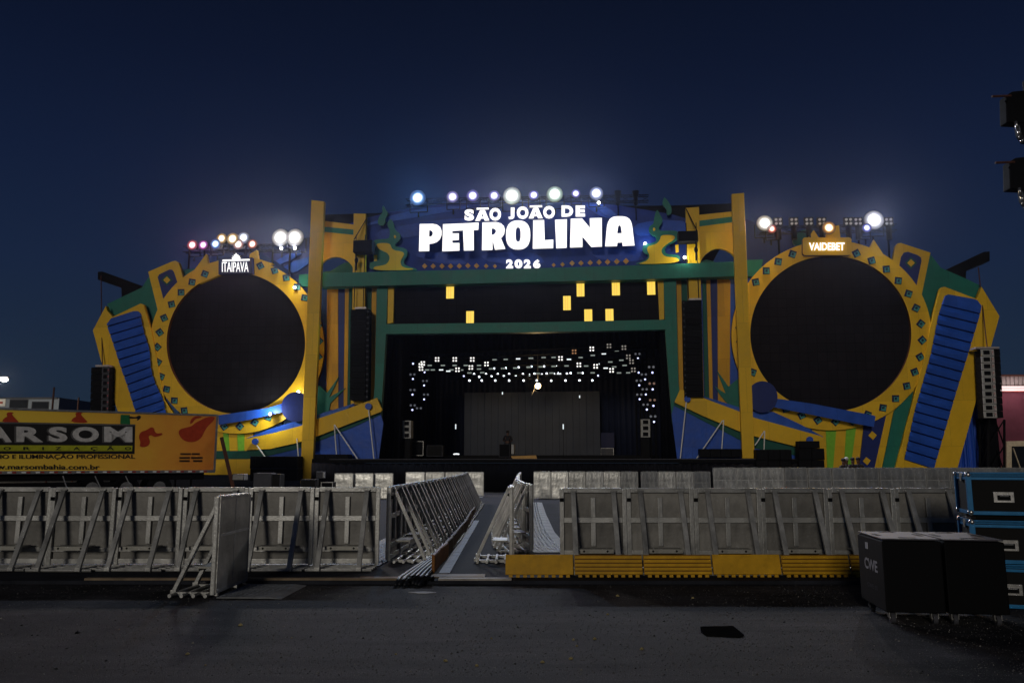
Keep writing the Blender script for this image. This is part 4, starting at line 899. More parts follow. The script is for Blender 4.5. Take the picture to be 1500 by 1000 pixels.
# ------------------------------------------------------------------ big lamps on top
def big_lamp(label, px, py, off, r, col, st, e, group, kind="wash", blob=False):
    p = FAC.at(px, py, off); nm = "em_%d_%d" % (px, py); mx_ = max(col); sat = tuple((c_ / mx_) ** 3.4 for c_ in col); RL = r * 1.32
    m = emis(nm, col, 1.0, True); nt = m.node_tree; n = nt.nodes; L = nt.links      # oversized lens: hot centre, coloured edge imitate a halo of glare
    tc = n.new("ShaderNodeTexCoord"); vm = n.new("ShaderNodeVectorMath"); vm.operation = 'LENGTH'; L.new(tc.outputs["Object"], vm.inputs[0])
    mr = n.new("ShaderNodeMapRange"); mr.inputs["From Max"].default_value = RL; L.new(vm.outputs["Value"], mr.inputs["Value"])
    cr = n.new("ShaderNodeValToRGB"); e_ = cr.color_ramp.elements; L.new(mr.outputs["Result"], cr.inputs["Fac"])
    e_[0].position = 0; e_[0].color = (1, 1, 1, 1); e_[1].position = 1; e_[1].color = tuple(c_ * .012 for c_ in sat) + (1,)
    for q, c_ in ((.36, tuple(.5 + .5 * v for v in col)), (.55, tuple(.24 * v + .03 for v in col)), (.74, tuple(.10 * v for v in sat))): x = e_.new(q); x.color = (*c_, 1)
    bs = n["Principled BSDF"]; L.new(cr.outputs["Color"], bs.inputs["Emission Color"]); bs.inputs["Emission Strength"].default_value = 2.0 + st * .25
    t = thing("stage_light", label, "stage light", p, FROT, group)
    n_ = FAC.n
    build("lens", MB().tube(p - n_ * .02, p + n_ * .045, RL, 32), nm, t)
    mb = MB(); mb.tube(p - n_ * .04, p - n_ * .55, RL * 1.05, 20, r2=r * .75); build("housing", mb, "black", t)
    mb = MB(); b = p - n_ * .3 - V((0, 0, RL + .3))
    for s in (-1, 1): q = p - n_ * .3 + FAC.u * s * RL * 1.1; mb.tube(q, V((q.x, q.y, b.z)), .03)
    mb.tube(b - FAC.u * RL * 1.1, b + FAC.u * RL * 1.1, .03); mb.tube(b, b - V((0, 0, .3)), .05); build("yoke", mb, "black", t)
    if e: add_point("lamp_light", p + n_ * .25, e * LP, tuple((c_ / mx_) ** 1.8 for c_ in col), r * .6, t, spot=160, aim=p + n_ * 20 + V((0, 0, -8)))
LP = 0.52
W = (1.0, 0.98, 0.96)
GC, GL, GR = "lit lamps above the festival name", "coloured lamps above the screen by the trailer", "lamps above the screen by the road cases"
for px, py, r, col, st, e, lab in ((612, 290, .36, (.45, .72, 1), 9, 5200, "large blue-white lamp, outermost above the festival name"), (663, 288.6, .27, (.78, .74, 1), 7, 1200, "pale violet lamp above the festival name, next to the blue-white one"),
        (692.6, 287, .28, (.68, .64, 1), 6, 1200, "violet lamp above the letters between pale violet lamps"), (724, 287, .25, (.70, .66, 1), 6, 1200, "violet lamp just before the largest white lamp above the name"),
        (750, 287, .40, (.97, 1, .97), 10, 6500, "largest white lamp above the middle of the festival name"), (782, 286, .23, (.62, .58, 1), 6, 1000, "violet lamp between the two large white lamps above the name"),
        (812.6, 284.6, .36, (.92, 1, .94), 9, 5200, "greenish white lamp above the letters of the name"), (843.6, 283.8, .20, (.62, .58, 1), 6, 900, "smallest violet lamp above the festival name"), (873.5, 283.4, .30, (.80, .84, 1), 8, 3500, "bluish white lamp above the last letter of the name")):
    big_lamp(lab, px, py, .4, r, col, st, e, GC)
for px, py, r, col, st, e, lab in ((282, 359, .22, (1, .50, .55), 6, 800, "pink red lamp, outermost above the trailer side screen"), (298, 359, .20, (1, .5, .95), 5, 700, "magenta lamp next to the pink red lamp"), (316, 357.5, .22, (.42, .66, 1), 6, 800, "blue lamp beside the magenta lamp above the screen"),
        (325, 349.5, .22, (1, .82, .5), 6, 900, "amber lamp directly above the blue lamp"), (341, 350, .25, (1, .86, .58), 7, 1100, "amber white lamp above the crest sign"), (357, 348.4, .24, (.86, .90, 1), 7, 1100, "bluish white lamp above the crest sign"), (349.5, 358, .22, (1, .80, .78), 6, 800, "rosy lamp right above the crest of the sign"), (370, 357.6, .20, (1, .58, .42), 6, 800, "orange red lamp beside the rosy lamp above the sign"),
        (411, 348, .36, W, 11, 5000, "very bright white lamp above the ring, outer of two"), (432, 348, .36, W, 11, 5000, "very bright white lamp next to the tallest pillar, inner of two")):
    big_lamp(lab, px, py, .4, r * 1.12, col, st, e, GL)
for px, py, r, col, st, e, lab in ((1120, 327, .34, (1, .97, .92), 9, 4200, "warm white lamp next to the tall pillar above the round screen"), (1130.5, 335.5, .19, (1, .30, .10), 5, 500, "small orange red lamp below the warm white lamp"), (1214, 333.8, .27, (1, .74, .32), 7, 1600, "amber lamp above the rounded yellow name plate"),
        (1280, 322.5, .40, (.97, .97, 1), 11, 6000, "biggest white lamp above the ring toward the accordion wing"), (1269.5, 334, .19, (.45, .5, 1), 5, 500, "small blue lamp tucked under the biggest white lamp")):
    big_lamp(lab, px, py, .4, r, col, st, e, GR)
# unlit heads on poles and four-eyed lamps on the right truss
for x, lab in ((905, "unlit black lamp head on a thin pole nearer the letters"), (931, "unlit black lamp head on a thin pole nearer the scroll ornament")):
    p = FAC.at(x, 283, .2); t = thing("unlit_lamp_head", lab, "stage light", p, FROT, "unlit lamp heads on the roof edge")
    mb = MB(); mb.tube(p + V((0, 0, .12)), p - V((0, 0, .25)), .2, 12, r2=.15); mb.tube(p - V((0, 0, .25)), p - V((0, 0, .5)), .13, 10); mb.ball(p - V((0, 0, .6)), .14); build("head", mb, "black", t)
    mb = MB(); mb.tube(p - V((0, 0, .6)), p - V((0, 0, 1.6)), .035); build("pole", mb, "black", t)
for i, x in enumerate((1140, 1163, 1185, 1204, 1243, 1257, 1302)):
    p = FAC.at(x, 324.5, .3); mb = proto("blind"); rot = Matrix.Rotation(FROT, 3, 'Z'); mb.v = [rot @ (q * 1.25) + p for q in mb.v]; mb.tube(p + FAC.n * -.1 - V((0, 0, .2)), p + FAC.n * -.1 - V((0, 0, 1.0)), .16, 8, 0)
    tag(build("blinder_lamp", mb, ["black", "em_blind_dim"]), f"barely lit four-eyed lamp on truss over the name plate, {ORD[i]} from the tall pillar", "stage light", "four-eyed lamps above the right round screen")
truss("dark truss carrying the lamps above the festival name", FAC.at(595, 297, -.2), FAC.at(950, 291, -.2), .35, group="roof edge lighting trusses", name="lighting_truss")
truss("dark truss carrying the coloured lamps above trailer side screen", FAC.at(270, 366, -.2), FAC.at(440, 362, -.2), .35, group="roof edge lighting trusses")
truss("dark truss carrying the lamps above road case side screen", FAC.at(1112, 338, -.2), FAC.at(1312, 334, -.2), .35, group="roof edge lighting trusses")
for lab, xs in (("trailer side screen", (278, 300, 400, 425)), ("road case side screen", (1140, 1185, 1257, 1300))):
    for i, x in enumerate(xs):
        a = FAC.at(x, 364 if x < 775 else 338, -.2); tag(build("truss_leg", MB().tube(a, V((a.x, a.y, 0)), .06, 8), "black"), f"thin truss leg by the {lab}, {ORD[i]} from the trailer", "truss leg", "legs of the lamp trusses")
# blue ribbon boards behind the rings, beside the tall pillars
mb = MB(); mb.slab(FAC, [(385, 372), (440, 350), (452, 348), (455, 420), (436, 420), (420, 392)], -.45, .2)
tag(build("ribbon_board", mb, "navy"), "dark blue ribbon board between the ring and tallest pillar, " + TR, "board", "ribbon boards behind the rings")
t = fthing("blue_ribbon", "two pale blue ribbons lit from above beside the tallest pillar", "ornament", 425, -.2)
fpart("ribbon", [(404, 382), (418, 374), (440, 366), (441, 372), (425, 381), (410, 387)], -.3, .1, "blue", t); fpart("ribbon", [(415, 391), (432, 382), (452, 376), (452, 386), (436, 397), (428, 399)], -.3, .1, "blue", t)
mb = MB(); mb.slab(FAC, [(1090, 320), (1105, 325), (1190, 350), (1200, 370), (1120, 400), (1090, 405)], -.45, .2)
tag(build("ribbon_board", mb, "navy"), "dark blue ribbon board between the ring and tallest pillar, " + RC, "board", "ribbon boards behind the rings")
mb = MB(); mb.slab(FAC, smooth_poly([(1160, 352), (1166, 340), (1185, 334), (1196, 340), (1200, 360), (1165, 362)], 2), -.3, .2); tag(build("green_hill_board", mb, "green_dark"), "rounded green board behind the ring beside the name plate", "board")
# small lit uplights between the boards
emis("em_up", (1, 1, .95), 9)
for lab, x, y, off, e, aim, c in (("small white uplight on the ring edge beside the tallest pillar", 431.5, 421, .62, 20, (421, 402), (1, 1, .92)), ("small white uplight under the blue bar by the navy disc", 395.5, 606, 1.3, 150, (388, 622), (.9, .97, 1)),
        ("small white uplight beside the scroll ornament and short pillar", 1003, 377, .75, 45, (1012, 366), (1, 1, .85)), ("small white uplight hidden behind the navy disc beside the tallest pillar", 437, 574, .62, 22, (428, 566), (1, 1, .9)), ("small white lamp under the outer of two very bright lamps", 412, 363.5, .2, 30, (412, 380), (.8, .85, 1)), ("small white lamp under the inner of two very bright lamps", 432, 363.5, .2, 30, (432, 380), (.8, .85, 1)), ("small bluish uplight behind the scroll after the last letter", 945, 357, .1, 18, (940, 352), (.6, .85, 1)), ("small white lamp head above the blue ribbon near letter A", 877, 297, .1, 16, (888, 306), (.7, .8, 1))):
    p = FAC.at(x, y, off); t = thing("uplight", lab, "lamp", p, FROT, "small uplights on the boards")
    build("lens", MB().ball(p, .09, sc=(1, .6, 1)), "em_up", t, smooth=True); build("bracket", MB().box(p - FAC.n * .1 - V((0, 0, .12)), (.16, .1, .1)), "black", t)
    add_point("uplight_light", p + FAC.n * .35 + V((0, 0, .05)), e, c, .08, t)
# ------------------------------------------------------------------ crowd barriers
def tread(mb):
    for j in range(8):
        for i in range(13):
            s = 1 if (i + j) % 2 else -1
            mb.bar((.075 + i * .071 - .02, .06 + j * .072 - .02 * s, .0205), (.075 + i * .071 + .02, .06 + j * .072 + .02 * s, .0205), .009, .006, 1)
def make_barrier(label, group):
    t = thing("crowd_barrier", label, "barrier", (0, 0, 0), 0, group); H = 1.15
    mb = MB(); mb.box((.5, -.004, .6), (.992, .008, 1.08), 0)
    for i, f in enumerate(mb.f): pass
    # front (+y) sheet shiny, back sheet dull
    mb2 = MB(); mb2.box((.5, .006, .6), (.978, .006, 1.08))
    for q, s_ in (((.5, .010, 1.122), (.978, .004, .036)), ((.5, .010, .078), (.978, .004, .036)), ((.028, .010, .6), (.034, .004, 1.0)), ((.972, .010, .6), (.034, .004, 1.0)), ((.5, .0095, .70), (.90, .003, .03)), ((.5, .0095, .41), (.03, .003, .54)), ((.5, .0095, .91), (.03, .003, .38))): mb2.box(q, s_, 1)
    build("front_panel", mb2, ["panel_shiny", "alu"], t)
    build("rear_panel", mb, "panel_back", t)
    mb = MB(); y = -.035; d = .05
    mb.box((.033, y, .59), (.062, d, 1.10)); mb.box((.967, y, .59), (.062, d, 1.10)); mb.box((.5, y, 1.117), (.87, d, .066))
    mb.box((.5, y + .006, .70), (.87, d - .014, .075)); mb.box((.5, y + .006, .255), (.87, d - .014, .06)); mb.box((.5, y + .006, .09), (.87, d - .014, .07))
    mb.box((.5, y + .004, .875), (.07, d - .012, .275)); mb.box((.5, y + .004, .50), (.07, d - .012, .325))
    build("frame", mb, "alu", t, bevel=.006)
    for x in (.2, .8):
        mb = MB(); mb.bar((x, -.075, 1.10), (x, -.565, .055), .07, .045, up=(0, 1, 0)); mb.box((x, -.072, 1.112), (.10, .04, .022))
        mb.box((x, -.565, .045), (.08, .07, .05)); build("brace", mb, "alu", t, bevel=.005)
    mb = MB()
    for x in (.2, .8): mb.box((x, -.29, .025), (.05, .50, .04))
    for yy in (-.54, -.40, -.26, -.12): mb.tube((.02, yy, .028), (.98, yy, .028), .022, 8)
    build("base_rail", mb, "alu", t)
    mb = MB(); mb.box((.5, -.20, .315), (.52, .22, .022)); mb.box((.5, -.312, .30), (.52, .012, .055)); 
    for x in (.33, .67): mb.tube((x, -.3185, .30), (x, -.3175, .30), .016, 8, 1)
    build("step", mb, ["alu_dirty", "black"], t)
    mb = MB(); mb.box((.5, .33, .014), (.992, .62, .012)); tread(mb); mb.add([(.004, .64, .008), (.996, .64, .008), (.996, .78, .002), (.004, .78, .002), (.004, .64, .02), (.996, .64, .02), (.996, .78, .006), (.004, .78, .006)], [(0, 1, 2, 3), (4, 7, 6, 5), (0, 4, 5, 1), (1, 5, 6, 2), (2, 6, 7, 3), (3, 7, 4, 0)])
    build("toe_plate", mb, ["tread", "tread_bar"], t)
    mb = MB(); mb.box((.03, -.068, .985), (.055, .02, .05)); mb.tube((.03, -.06, .985), (.03, -.095, .985), .014, 8); build("latch", mb, "rubber", t)
    return t
PZ = .05
GB1, GB2, GB3, GB4 = "near barriers on the trailer side of the gap", "near barriers on the road case side of the gap", "barriers lining the walkway to the stage", "far barriers near the stage"
b0 = make_barrier("bare metal barrier in the near row beside the gap, first on the trailer side", GB1)
b0.location = (-2.905, 12.0, PZ); b0.scale = (.963, 1, 1)
def jit(a): return random.uniform(-a, a)
for i in range(1, 10):
    dup(b0, (-2.905 - .966 * i + jit(.004), 12.0 + jit(.035), PZ), R(jit(1.6)), f"bare metal barrier of the near row under the trailer, {ORD[i]} from the gap", GB1)
for i in range(8):
    dup(b0, (.675 + .957 * i + jit(.004), 11.62 + jit(.03), PZ), R(jit(1.6)), f"bare metal barrier of the near row behind yellow ramps, {ORD[i]} from the gap", GB2, scale=(.954, 1, 1))
def interp(path, y):
    for (x0, y0), (x1, y1) in zip(path, path[1:]):
        if y <= y1: return x0 + (x1 - x0) * (y - y0) / (y1 - y0)
    return path[-1][0]
PL = [(-1.90, 12.35), (-1.74, 17.4), (-1.62, 22), (-1.62, 26), (-1.74, 31)]
y = 12.35
for i in range(18):
    x = interp(PL, y); x1 = interp(PL, y + 1); a = math.atan2(1, x1 - x)
    dup(b0, (x, y, PZ), a, scale=(1, 1, 1), group=GB3, label=f"metal barrier lining the walkway on cable side, {ORD[i]} from the near end"); y += 1.0
PR = [(.27, 13.7), (.15, 17.6), (.22, 24), (.36, 31)]
dup(b0, (.02, 13.32, PZ), R(-90), "barrier standing edge-on at the near end of the walkway, bracing toward cables", GB3, scale=(1, 1, 1))
y = 13.75
for i in range(17):
    x = interp(PR, y); x1 = interp(PR, y + 1); a = math.atan2(-1, x - x1) + (R(5) if i == 0 else 0)
    dup(b0, (x1, y + 1, PZ), a, f"metal barrier with tread plate lining the walkway, {ORD[i]} behind the edge-on one", GB3, scale=(1, 1, 1)); y += 1.0
dup(b0, (-3.41, 10.58, 0), math.atan2(-1, -.03), "single loose metal barrier standing alone on the open asphalt", None, scale=(1.03, 1, 1.02))
del_group = [o for o in sc.objects if o.get("label", "").startswith("single loose")][0]
if "group" in del_group: del del_group["group"]
# far rows: smooth shield fronts toward the camera
for i in range(14):
    dup(b0, (8.46 + 1.0 * (i + 1), 34.0 + jit(.05), 0), R(180 + jit(2.5)), f"shiny shield barrier in the far row by the bellows wing, {ORD[i]} from the middle", GB4, scale=(1, 1, 1.17))
for i in range(10):
    dup(b0, (.90 + .735 * (i + 1) + (.12 if i > 5 else 0), 34.0 + jit(.08), 0), R(180 + jit(5)), f"shiny shield barrier in the far row below stage, {ORD[i]} from the walkway", GB4, scale=(.73, 1, 1.03))
for i in range(3): dup(b0, (-7.4 + .8 * (i + 1), 33.6 + .2 * i, 0), R(180 + jit(5)), f"shield barrier in the far row by the tallest left pillar, {ORD[i]} from the pillar", GB4, scale=(.8, 1, .97))
for i in range(4): dup(b0, (-4.9 + .9 * (i + 1), 37 + .1 * i, 0), R(180 + jit(5)), f"dim shield barrier in front of black stage cloth, {ORD[i]} behind the walkway", GB4, scale=(.88, 1, .98))
# ------------------------------------------------------------------ yellow cable ramps propped on edge
def ramp(kind):
    mb = MB(); Wd, Hh, Th = .905, .285, .045
    if kind == "plain": mb.box((0, 0, Hh / 2 + .012), (Wd, Th, Hh - .024))
    else:
        mb.box((0, .01, Hh / 2 + .012), (Wd, Th - .02, Hh - .024), 1)
        for k in range(5): z0 = .022 + k * (Hh - .03) / 5; mb.box((0, -.012, z0 + .022), (Wd - .004, .026, (Hh - .03) / 5 - .013), 0)
    for k in range(9): mb.box((-Wd / 2 + .07 + k * .0955, 0, .004), (.05, Th - .006, .034), 0)
    return mb
tl = R(-17); rm = {}
seq = ["plain", "ribbed", "ribbed", "plain", "ribbed", "ribbed", "ribbed"]
for i, k in enumerate(seq):
    loc = (-.09 + .455 + i * .921 + .006 * i, 10.97 + jit(.012), PZ + .008); lab = f"{'smooth' if k == 'plain' else 'ribbed'} yellow cable ramp propped on edge, {ORD[i]} from the walkway gap"
    if k not in rm:
        o = build("cable_ramp", ramp(k), ["cable_yellow", "cable_ridge"], origin=(0, 0, 0), bevel=.004); o.location = loc; o.rotation_euler = (tl, 0, 0); rm[k] = tag(o, lab, "cable ramp", "yellow cable ramps along the barrier feet")
    else: dup(rm[k], loc, 0, lab, "yellow cable ramps along the barrier feet", tilt=(tl + R(jit(1.5)), 0, R(jit(.6))))
# walkway clutter
PB = [(-1.09, 11.35), (-1.05, 14.9), (-1.04, 18), (-1.10, 22), (-.95, 29)]
pr_ = None; y = 11.35
for i in range(13):
    x = interp(PB, y); x1 = interp(PB, y + .93); a = math.atan2(.93, x1 - x) + R(jit(1.5)); lab = f"brown cable ramp board stood on its side in the walkway, {ORD[i]} from the near end"
    if pr_ is None:
        mb = MB(); mb.box((.46, 0, .125), (.91, .04, .24))
        for k in range(7): mb.box((.07 + .13 * k, -.023, .125), (.05, .012, .21))
        pr_ = tag(build("cable_ramp_board", mb, "orange_board", origin=(0, 0, 0), bevel=.004), lab, "cable ramp", "brown cable ramp boards along the walkway"); pr_.location = (x, y, PZ); pr_.rotation_euler = (0, 0, a)
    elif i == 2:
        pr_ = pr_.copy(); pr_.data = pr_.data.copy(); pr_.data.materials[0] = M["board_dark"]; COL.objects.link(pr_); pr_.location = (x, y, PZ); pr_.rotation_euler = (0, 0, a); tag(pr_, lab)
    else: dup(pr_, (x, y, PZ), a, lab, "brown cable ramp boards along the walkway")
    y += .945
for i in range(6):
    pts = []; x0 = -1.46 + i * .065
    pts.append((x0 - .02 + jit(.03), 10.45 + jit(.06), .03)); pts.append((x0, 10.62, .075))
    for k in range(26):
        yy = 10.75 + k * .75; xb = -1.40 + i * .045 + (.06 + .10 * min(1, k / 6)) + .012 * math.sin(k * 1.3 + i); xb = x0 + (xb - x0) * min(1, k / 3); pts.append((xb, yy, PZ + .026))
    tag(build("cable", MB().path(pts, .024, 8), "cable_black", smooth=True), f"thick black cable running up the walkway, {ORD[i]} from the barrier feet", "cable", "thick black cables along the walkway")
mb = MB(); pts = []
for k in range(60): a = k * .55; pts.append((-1.18 + .16 * math.cos(a) + .02 * math.sin(k), 10.62 + .07 * math.sin(a * 1.3), .06 + .012 * (k % 5)))
tag(build("cable_tangle", mb.path(pts, .014, 6), "rubber", smooth=True), "tangle of thin black cable at the near end of the walkway", "cable")
mb = MB()
for k in range(8): mb.box((-.93, 11.9 + k * 1.25, PZ + .008), (.15, 1.235, .014))
tag(build("floor_strip", mb, "tread"), "pale grey metal floor strip beside the brown cable boards", "floor strip")
for lab, c, d, m in (("pale timber edging board on the platform edge under the near barriers", (-3.5, 10.72, .062), (4.1, .09, .03), "ply"), ("weathered plywood sheet lying flat at the walkway mouth", (-.72, 11.02, .058), (.72, .26, .02), "ply"), ("pale grey plank lying along the walkway mouth", (-.48, 10.72, .062), (.95, .13, .025), "ply_pale"), ("brown plank lying at the end of near barriers beside cables", (-1.75, 10.8, .062), (.5, .12, .022), "orange_board")):
    tag(build("plank", MB().box(c, d), m, bevel=.004), lab, "plank")
# ------------------------------------------------------------------ road cases
def road_case(label, fl, th, logo):
    """black wheeled speaker case; fl: front left bottom corner on the ground, th: turn"""
    t = thing("wheeled_speaker_case", label, "road case", (fl[0], fl[1], 0), th, "black wheeled speaker cases")
    T = Matrix.Translation(V((fl[0], fl[1], 0))) @ Matrix.Rotation(th, 4, 'Z')
    def w(mb): mb.v = [T @ p for p in mb.v]; return mb
    Wd, Dp, z0, z1 = .55, .85, .115, .815
    build("body", w(MB().box((Wd / 2, Dp / 2, (z0 + z1) / 2 - .01), (Wd, Dp, z1 - z0 - .02))), "black_gloss", t, bevel=.012)
    mb = MB(); mb.box((Wd / 2, Dp / 2, z1 - .004), (Wd - .01, Dp - .01, .014)); build("top_panel", w(mb), "case_top_lit", t, bevel=.004)
    mb = MB()
    for x, y, a, b in ((Wd * .5, Dp * .13, .16, .05), (Wd * .5, Dp * .87, .16, .05), (Wd * .13, Dp * .5, .05, .2), (Wd * .87, Dp * .5, .05, .2)): mb.box((x, y, z1 + .003), (a, b, .006))
    build("hand_hold", w(mb), "black", t)
    for x in (.08, Wd - .08):
        for y in (.1, Dp - .1):
            mb = MB(); mb.tube((x - .02, y, .05), (x + .02, y, .05), .05, 16); mb.tube((x - .024, y, .05), (x + .024, y, .05), .022, 10, 1); mb.box((x - .031, y, .085), (.008, .05, .065), 1); mb.box((x + .031, y, .085), (.008, .05, .065), 1); mb.box((x, y, .112), (.09, .09, .008), 1)
            build("caster", w(mb), ["case_grey", "steel"], t)
    if logo:
        pos = lambda x0, x1, z0_, z1_, up=0: (lambda u, v: T @ V((-.003, Dp - (x0 + (x1 - x0) * u), z0_ + (z1_ - z0_) * v - up * u)))
        mb = MB(); text_on(mb, "CWE", pos(.22, .66, .46, .575), V((-1, 0, 0)), .03); build("lettering", mb, M_ADD("paint_white"), t)
        mb = MB(); y0 = Dp - .33; mb.box((-.003, y0, .70), (.004, .08, .065), 0, None); build("sticker", w(mb), "paper", t)
        mb = MB(); text_on(mb, "CWE 05", pos(.28, .62, .285, .325), V((-1, 0, 0)), .0); build("small_lettering", mb, "case_grey", t)
def M_ADD(nm):
    if nm not in M: mat(nm, (.42, .42, .44), .6, var=.2)
    return nm
th = R(-8); f1 = V((3.655, 8.08, 0))
road_case("black wheeled speaker case with white letters on its side", f1, th, True)
road_case("plain black wheeled speaker case nearest the picture edge", f1 + V((math.cos(th), math.sin(th), 0)) * .575, th, False)
def blue_case(label, z, h):
    P = V((5.08, 9.0, 0)); a = R(-18); t = thing("flight_case", label, "flight case", (P.x, P.y, z), a, "black and blue flight cases in a stack")
    T = Matrix.Translation(V((P.x, P.y, z))) @ Matrix.Rotation(a, 4, 'Z')
    def w(mb): mb.v = [T @ p for p in mb.v]; return mb
    Wd, Dp = .92, .6
    build("body", w(MB().box((Wd / 2, Dp / 2, h / 2), (Wd - .01, Dp - .01, h - .02))), "case_black", t)
    if z > .9: build("skid", w(MB().box((Wd / 2, Dp / 2, -.027), (Wd - .12, Dp - .1, .05))), "black", t)
    mb = MB(); e_ = .035
    for zz, hh in ((.02, .04), (h * .86, .03), (h * .86 + .04, .035), (h - .02, .035)):
        mb.box((Wd / 2, 0, zz), (Wd, .014, hh)); mb.box((Wd / 2, Dp, zz), (Wd, .014, hh)); mb.box((0, Dp / 2, zz), (.014, Dp - .015, hh)); mb.box((Wd, Dp / 2, zz), (.014, Dp - .015, hh))
    for x in (0, Wd):
        for y in (0, Dp): mb.box((x, y, h / 2), (.05, .05, h - .004))
    build("edge_trim", w(mb), "case_blue", t, bevel=.003)
    for x in (0, Wd):
        for y in (0, Dp):
            for zz in (.025, h - .025): build("corner", w(MB().ball((x, y, zz), .036, 0, 10, 6)), "chrome", t, smooth=True)
    mb = MB(); hz = h * .42; mb.box((Wd * .36, -.006, hz), (.20, .012, .115)); mb.box((Wd * .36, -.014, hz - .005), (.13, .008, .06), 1); mb.tube((Wd * .31, -.03, hz + .012), (Wd * .41, -.03, hz + .012), .010, 8)
    build("handle", w(mb), ["chrome", "black"], t, bevel=.003)
    mb = MB(); mb.box((Wd * .8, -.012, h * .88), (.08, .016, .09)); mb.box((-.012, Dp * .5, h * .88), (.016, .08, .09)); build("latch", w(mb), "chrome", t, bevel=.003)
for z, lab in ((.99, "topmost black flight case with blue edges in the stack"), (.475, "middle black flight case with blue edges in the stack"), (.01, "bottom black flight case with blue edges behind the wheeled cases")):
    blue_case(lab, z, .46)
# ------------------------------------------------------------------ hanging lamp heads at the picture edge
PM = plane_y(14.0)
mx = PM.at(1545, 500).x
t = thing("lamp_mast", "dark upright mast just past the picture edge carrying lamp heads", "mast", (mx, 14, 0))
build("pole", MB().tube((mx, 14, 0), (mx, 14, 8.6), .09, 12), "black", t)
mb = MB()
for py in (141, 238): a = PM.at(1500, py + 4); mb.tube((mx, 14, a.z), a, .05, 8)
build("arm", mb, "black", t)
for k, (ox, oy, lab) in enumerate(((0, 0, "upper dark lamp head hanging at the picture edge"), (5, 97, "lower dark lamp head hanging at the picture edge"))):
    q = lambda x, y: PM.at(x + ox + (9 if x > 1475 or y < 136 else 7), y + oy)
    t = thing("hanging_lamp_head", lab, "lamp head", q(1490, 160), 0, "dark lamp heads hanging at the picture edge")
    mb = MB(); mb.slab3([[q(*p) for p in ((1467, 140), (1474, 134), (1515, 130), (1515, 182), (1484, 180), (1468, 179))]], V((0, -1, 0)), .22); build("body", mb, "black", t, bevel=.02)
    mb = MB(); mb.slab3([[q(*p) for p in ((1484, 181), (1512, 182), (1508, 208), (1494, 206), (1487, 196))]], V((0, -1, 0)), .16); build("neck", mb, "black_gloss", t)
    mb = MB(); mb.tube(q(1446, 141.5), q(1474, 140.5), .022, 8); build("clamp_rod", mb, "rust", t)
    mb = MB(); mb.path([q(1472, 142), q(1466, 149), q(1469, 152)], .02, 6); build("clamp", mb, "black", t)
    mb = MB(); f = lambda x, y: q(x, y) + V((0, -.03, 0)); mb.tube(f(1477, 179), f(1480, 190), .03, 8, r2=.024); mb.tube(f(1480.5, 191), f(1483.5, 199), .024, 8); mb.tube(f(1483, 199), f(1482, 203), .016, 8); build("steel_cable", mb, "chrome", t, smooth=True)
    mb = MB(); mb.path([f(1485, 208), f(1488, 206), f(1491, 203), f(1496, 214), f(1500, 222)], .02, 6); build("hook", mb, "chrome", t, smooth=True)
# ------------------------------------------------------------------ ground bits
def gnd(px, py): r = ray(px, py); return CAM + r * (-CAMZ / r.z)
mb = MB(); mb.slab3([[gnd(*q) + V((0, 0, .014)) for q in ((1026, 919), (1074, 918), (1090, 931), (1083, 933.5), (1034, 931), (1027, 926))]], V((0, 0, 1)), .012)
tag(build("rubber_mat", mb, "rubber_mat"), "small flat black rubber mat lying on the asphalt", "mat")
# loose chippings on the asphalt
rnd = random.Random(21); mb = MB()
for k in range(15000):
    y = 6.2 + 5.0 * rnd.random() ** 1.15; x = rnd.uniform(-.72, .72) * (y + .6); s = rnd.uniform(.002, .0065) * (1.9 if rnd.random() < .06 else 1)
    if y > 10.6: continue
    a = rnd.uniform(0, 6.3); c = V((x, y, 0)); o = len(mb.v); mi = 0 if rnd.random() < .72 else (1 if rnd.random() < .75 else 2)
    mb.v += [c + V((s * 1.3 * math.cos(a + q), s * math.sin(a + q), .0004)) for q in (0, 2.1, 4.2)] + [c + V((s * .2, 0, s * rnd.uniform(.5, 1.2)))]
    for f in ((0, 1, 3), (1, 2, 3), (2, 0, 3)): mb.f.append([o + i for i in f]); mb.mi.append(mi)
tag(build("loose_chippings", mb, ["chip_grey", "chip_dark", "chip_pale"], origin=(0, 0, 0)), kind="stuff")
def crumple(r, seed):
    mb = MB(); n_ = 9; rnd = random.Random(seed)
    top = [V((r * rnd.uniform(.5, 1.1) * math.cos(2 * math.pi * k / n_), r * .6 * rnd.uniform(.4, 1.1) * math.sin(2 * math.pi * k / n_), rnd.uniform(.004, .012))) for k in range(n_)]
    mb.v = top + [V((p.x, p.y, .002)) for p in top] + [V((0, 0, .02)), V((0, 0, .002))]
    for k in range(n_):
        j = (k + 1) % n_; mb.f += [[k, j, 2 * n_], [k, j, n_ + j, n_ + k], [n_ + k, n_ + j, 2 * n_ + 1]]; mb.mi += [0, 0, 0]
    return mb
c = gnd(622, 868); o = build("paper_scrap", crumple(.11, 3), "paper", origin=(0, 0, 0)); o.location = c; o.scale = (1.9, 1, 1); tag(o, "torn pale sheet of paper lying flat near walkway mouth", "litter")
leaf = build("litter_scrap", crumple(.022, 5), "leaf_scrap", origin=(0, 0, 0)); leaf.location = gnd(836, 965); tag(leaf, "tiny pale scrap lying on the dark asphalt", "litter", "tiny pale scraps on the asphalt")
rnd = random.Random(11)
for px, py in ((653, 968), (698, 975), (795, 970), (840, 937), (871, 936), (845, 946), (940, 951), (301, 974), (352, 916), (275, 958), (427, 934), (580, 958), (720, 935), (890, 900), (905, 873), (1015, 876)):
    o = dup(leaf, gnd(px, py), rnd.uniform(0, 6), leaf["label"], leaf["group"], scale=(rnd.uniform(.5, 1.3),) * 3)
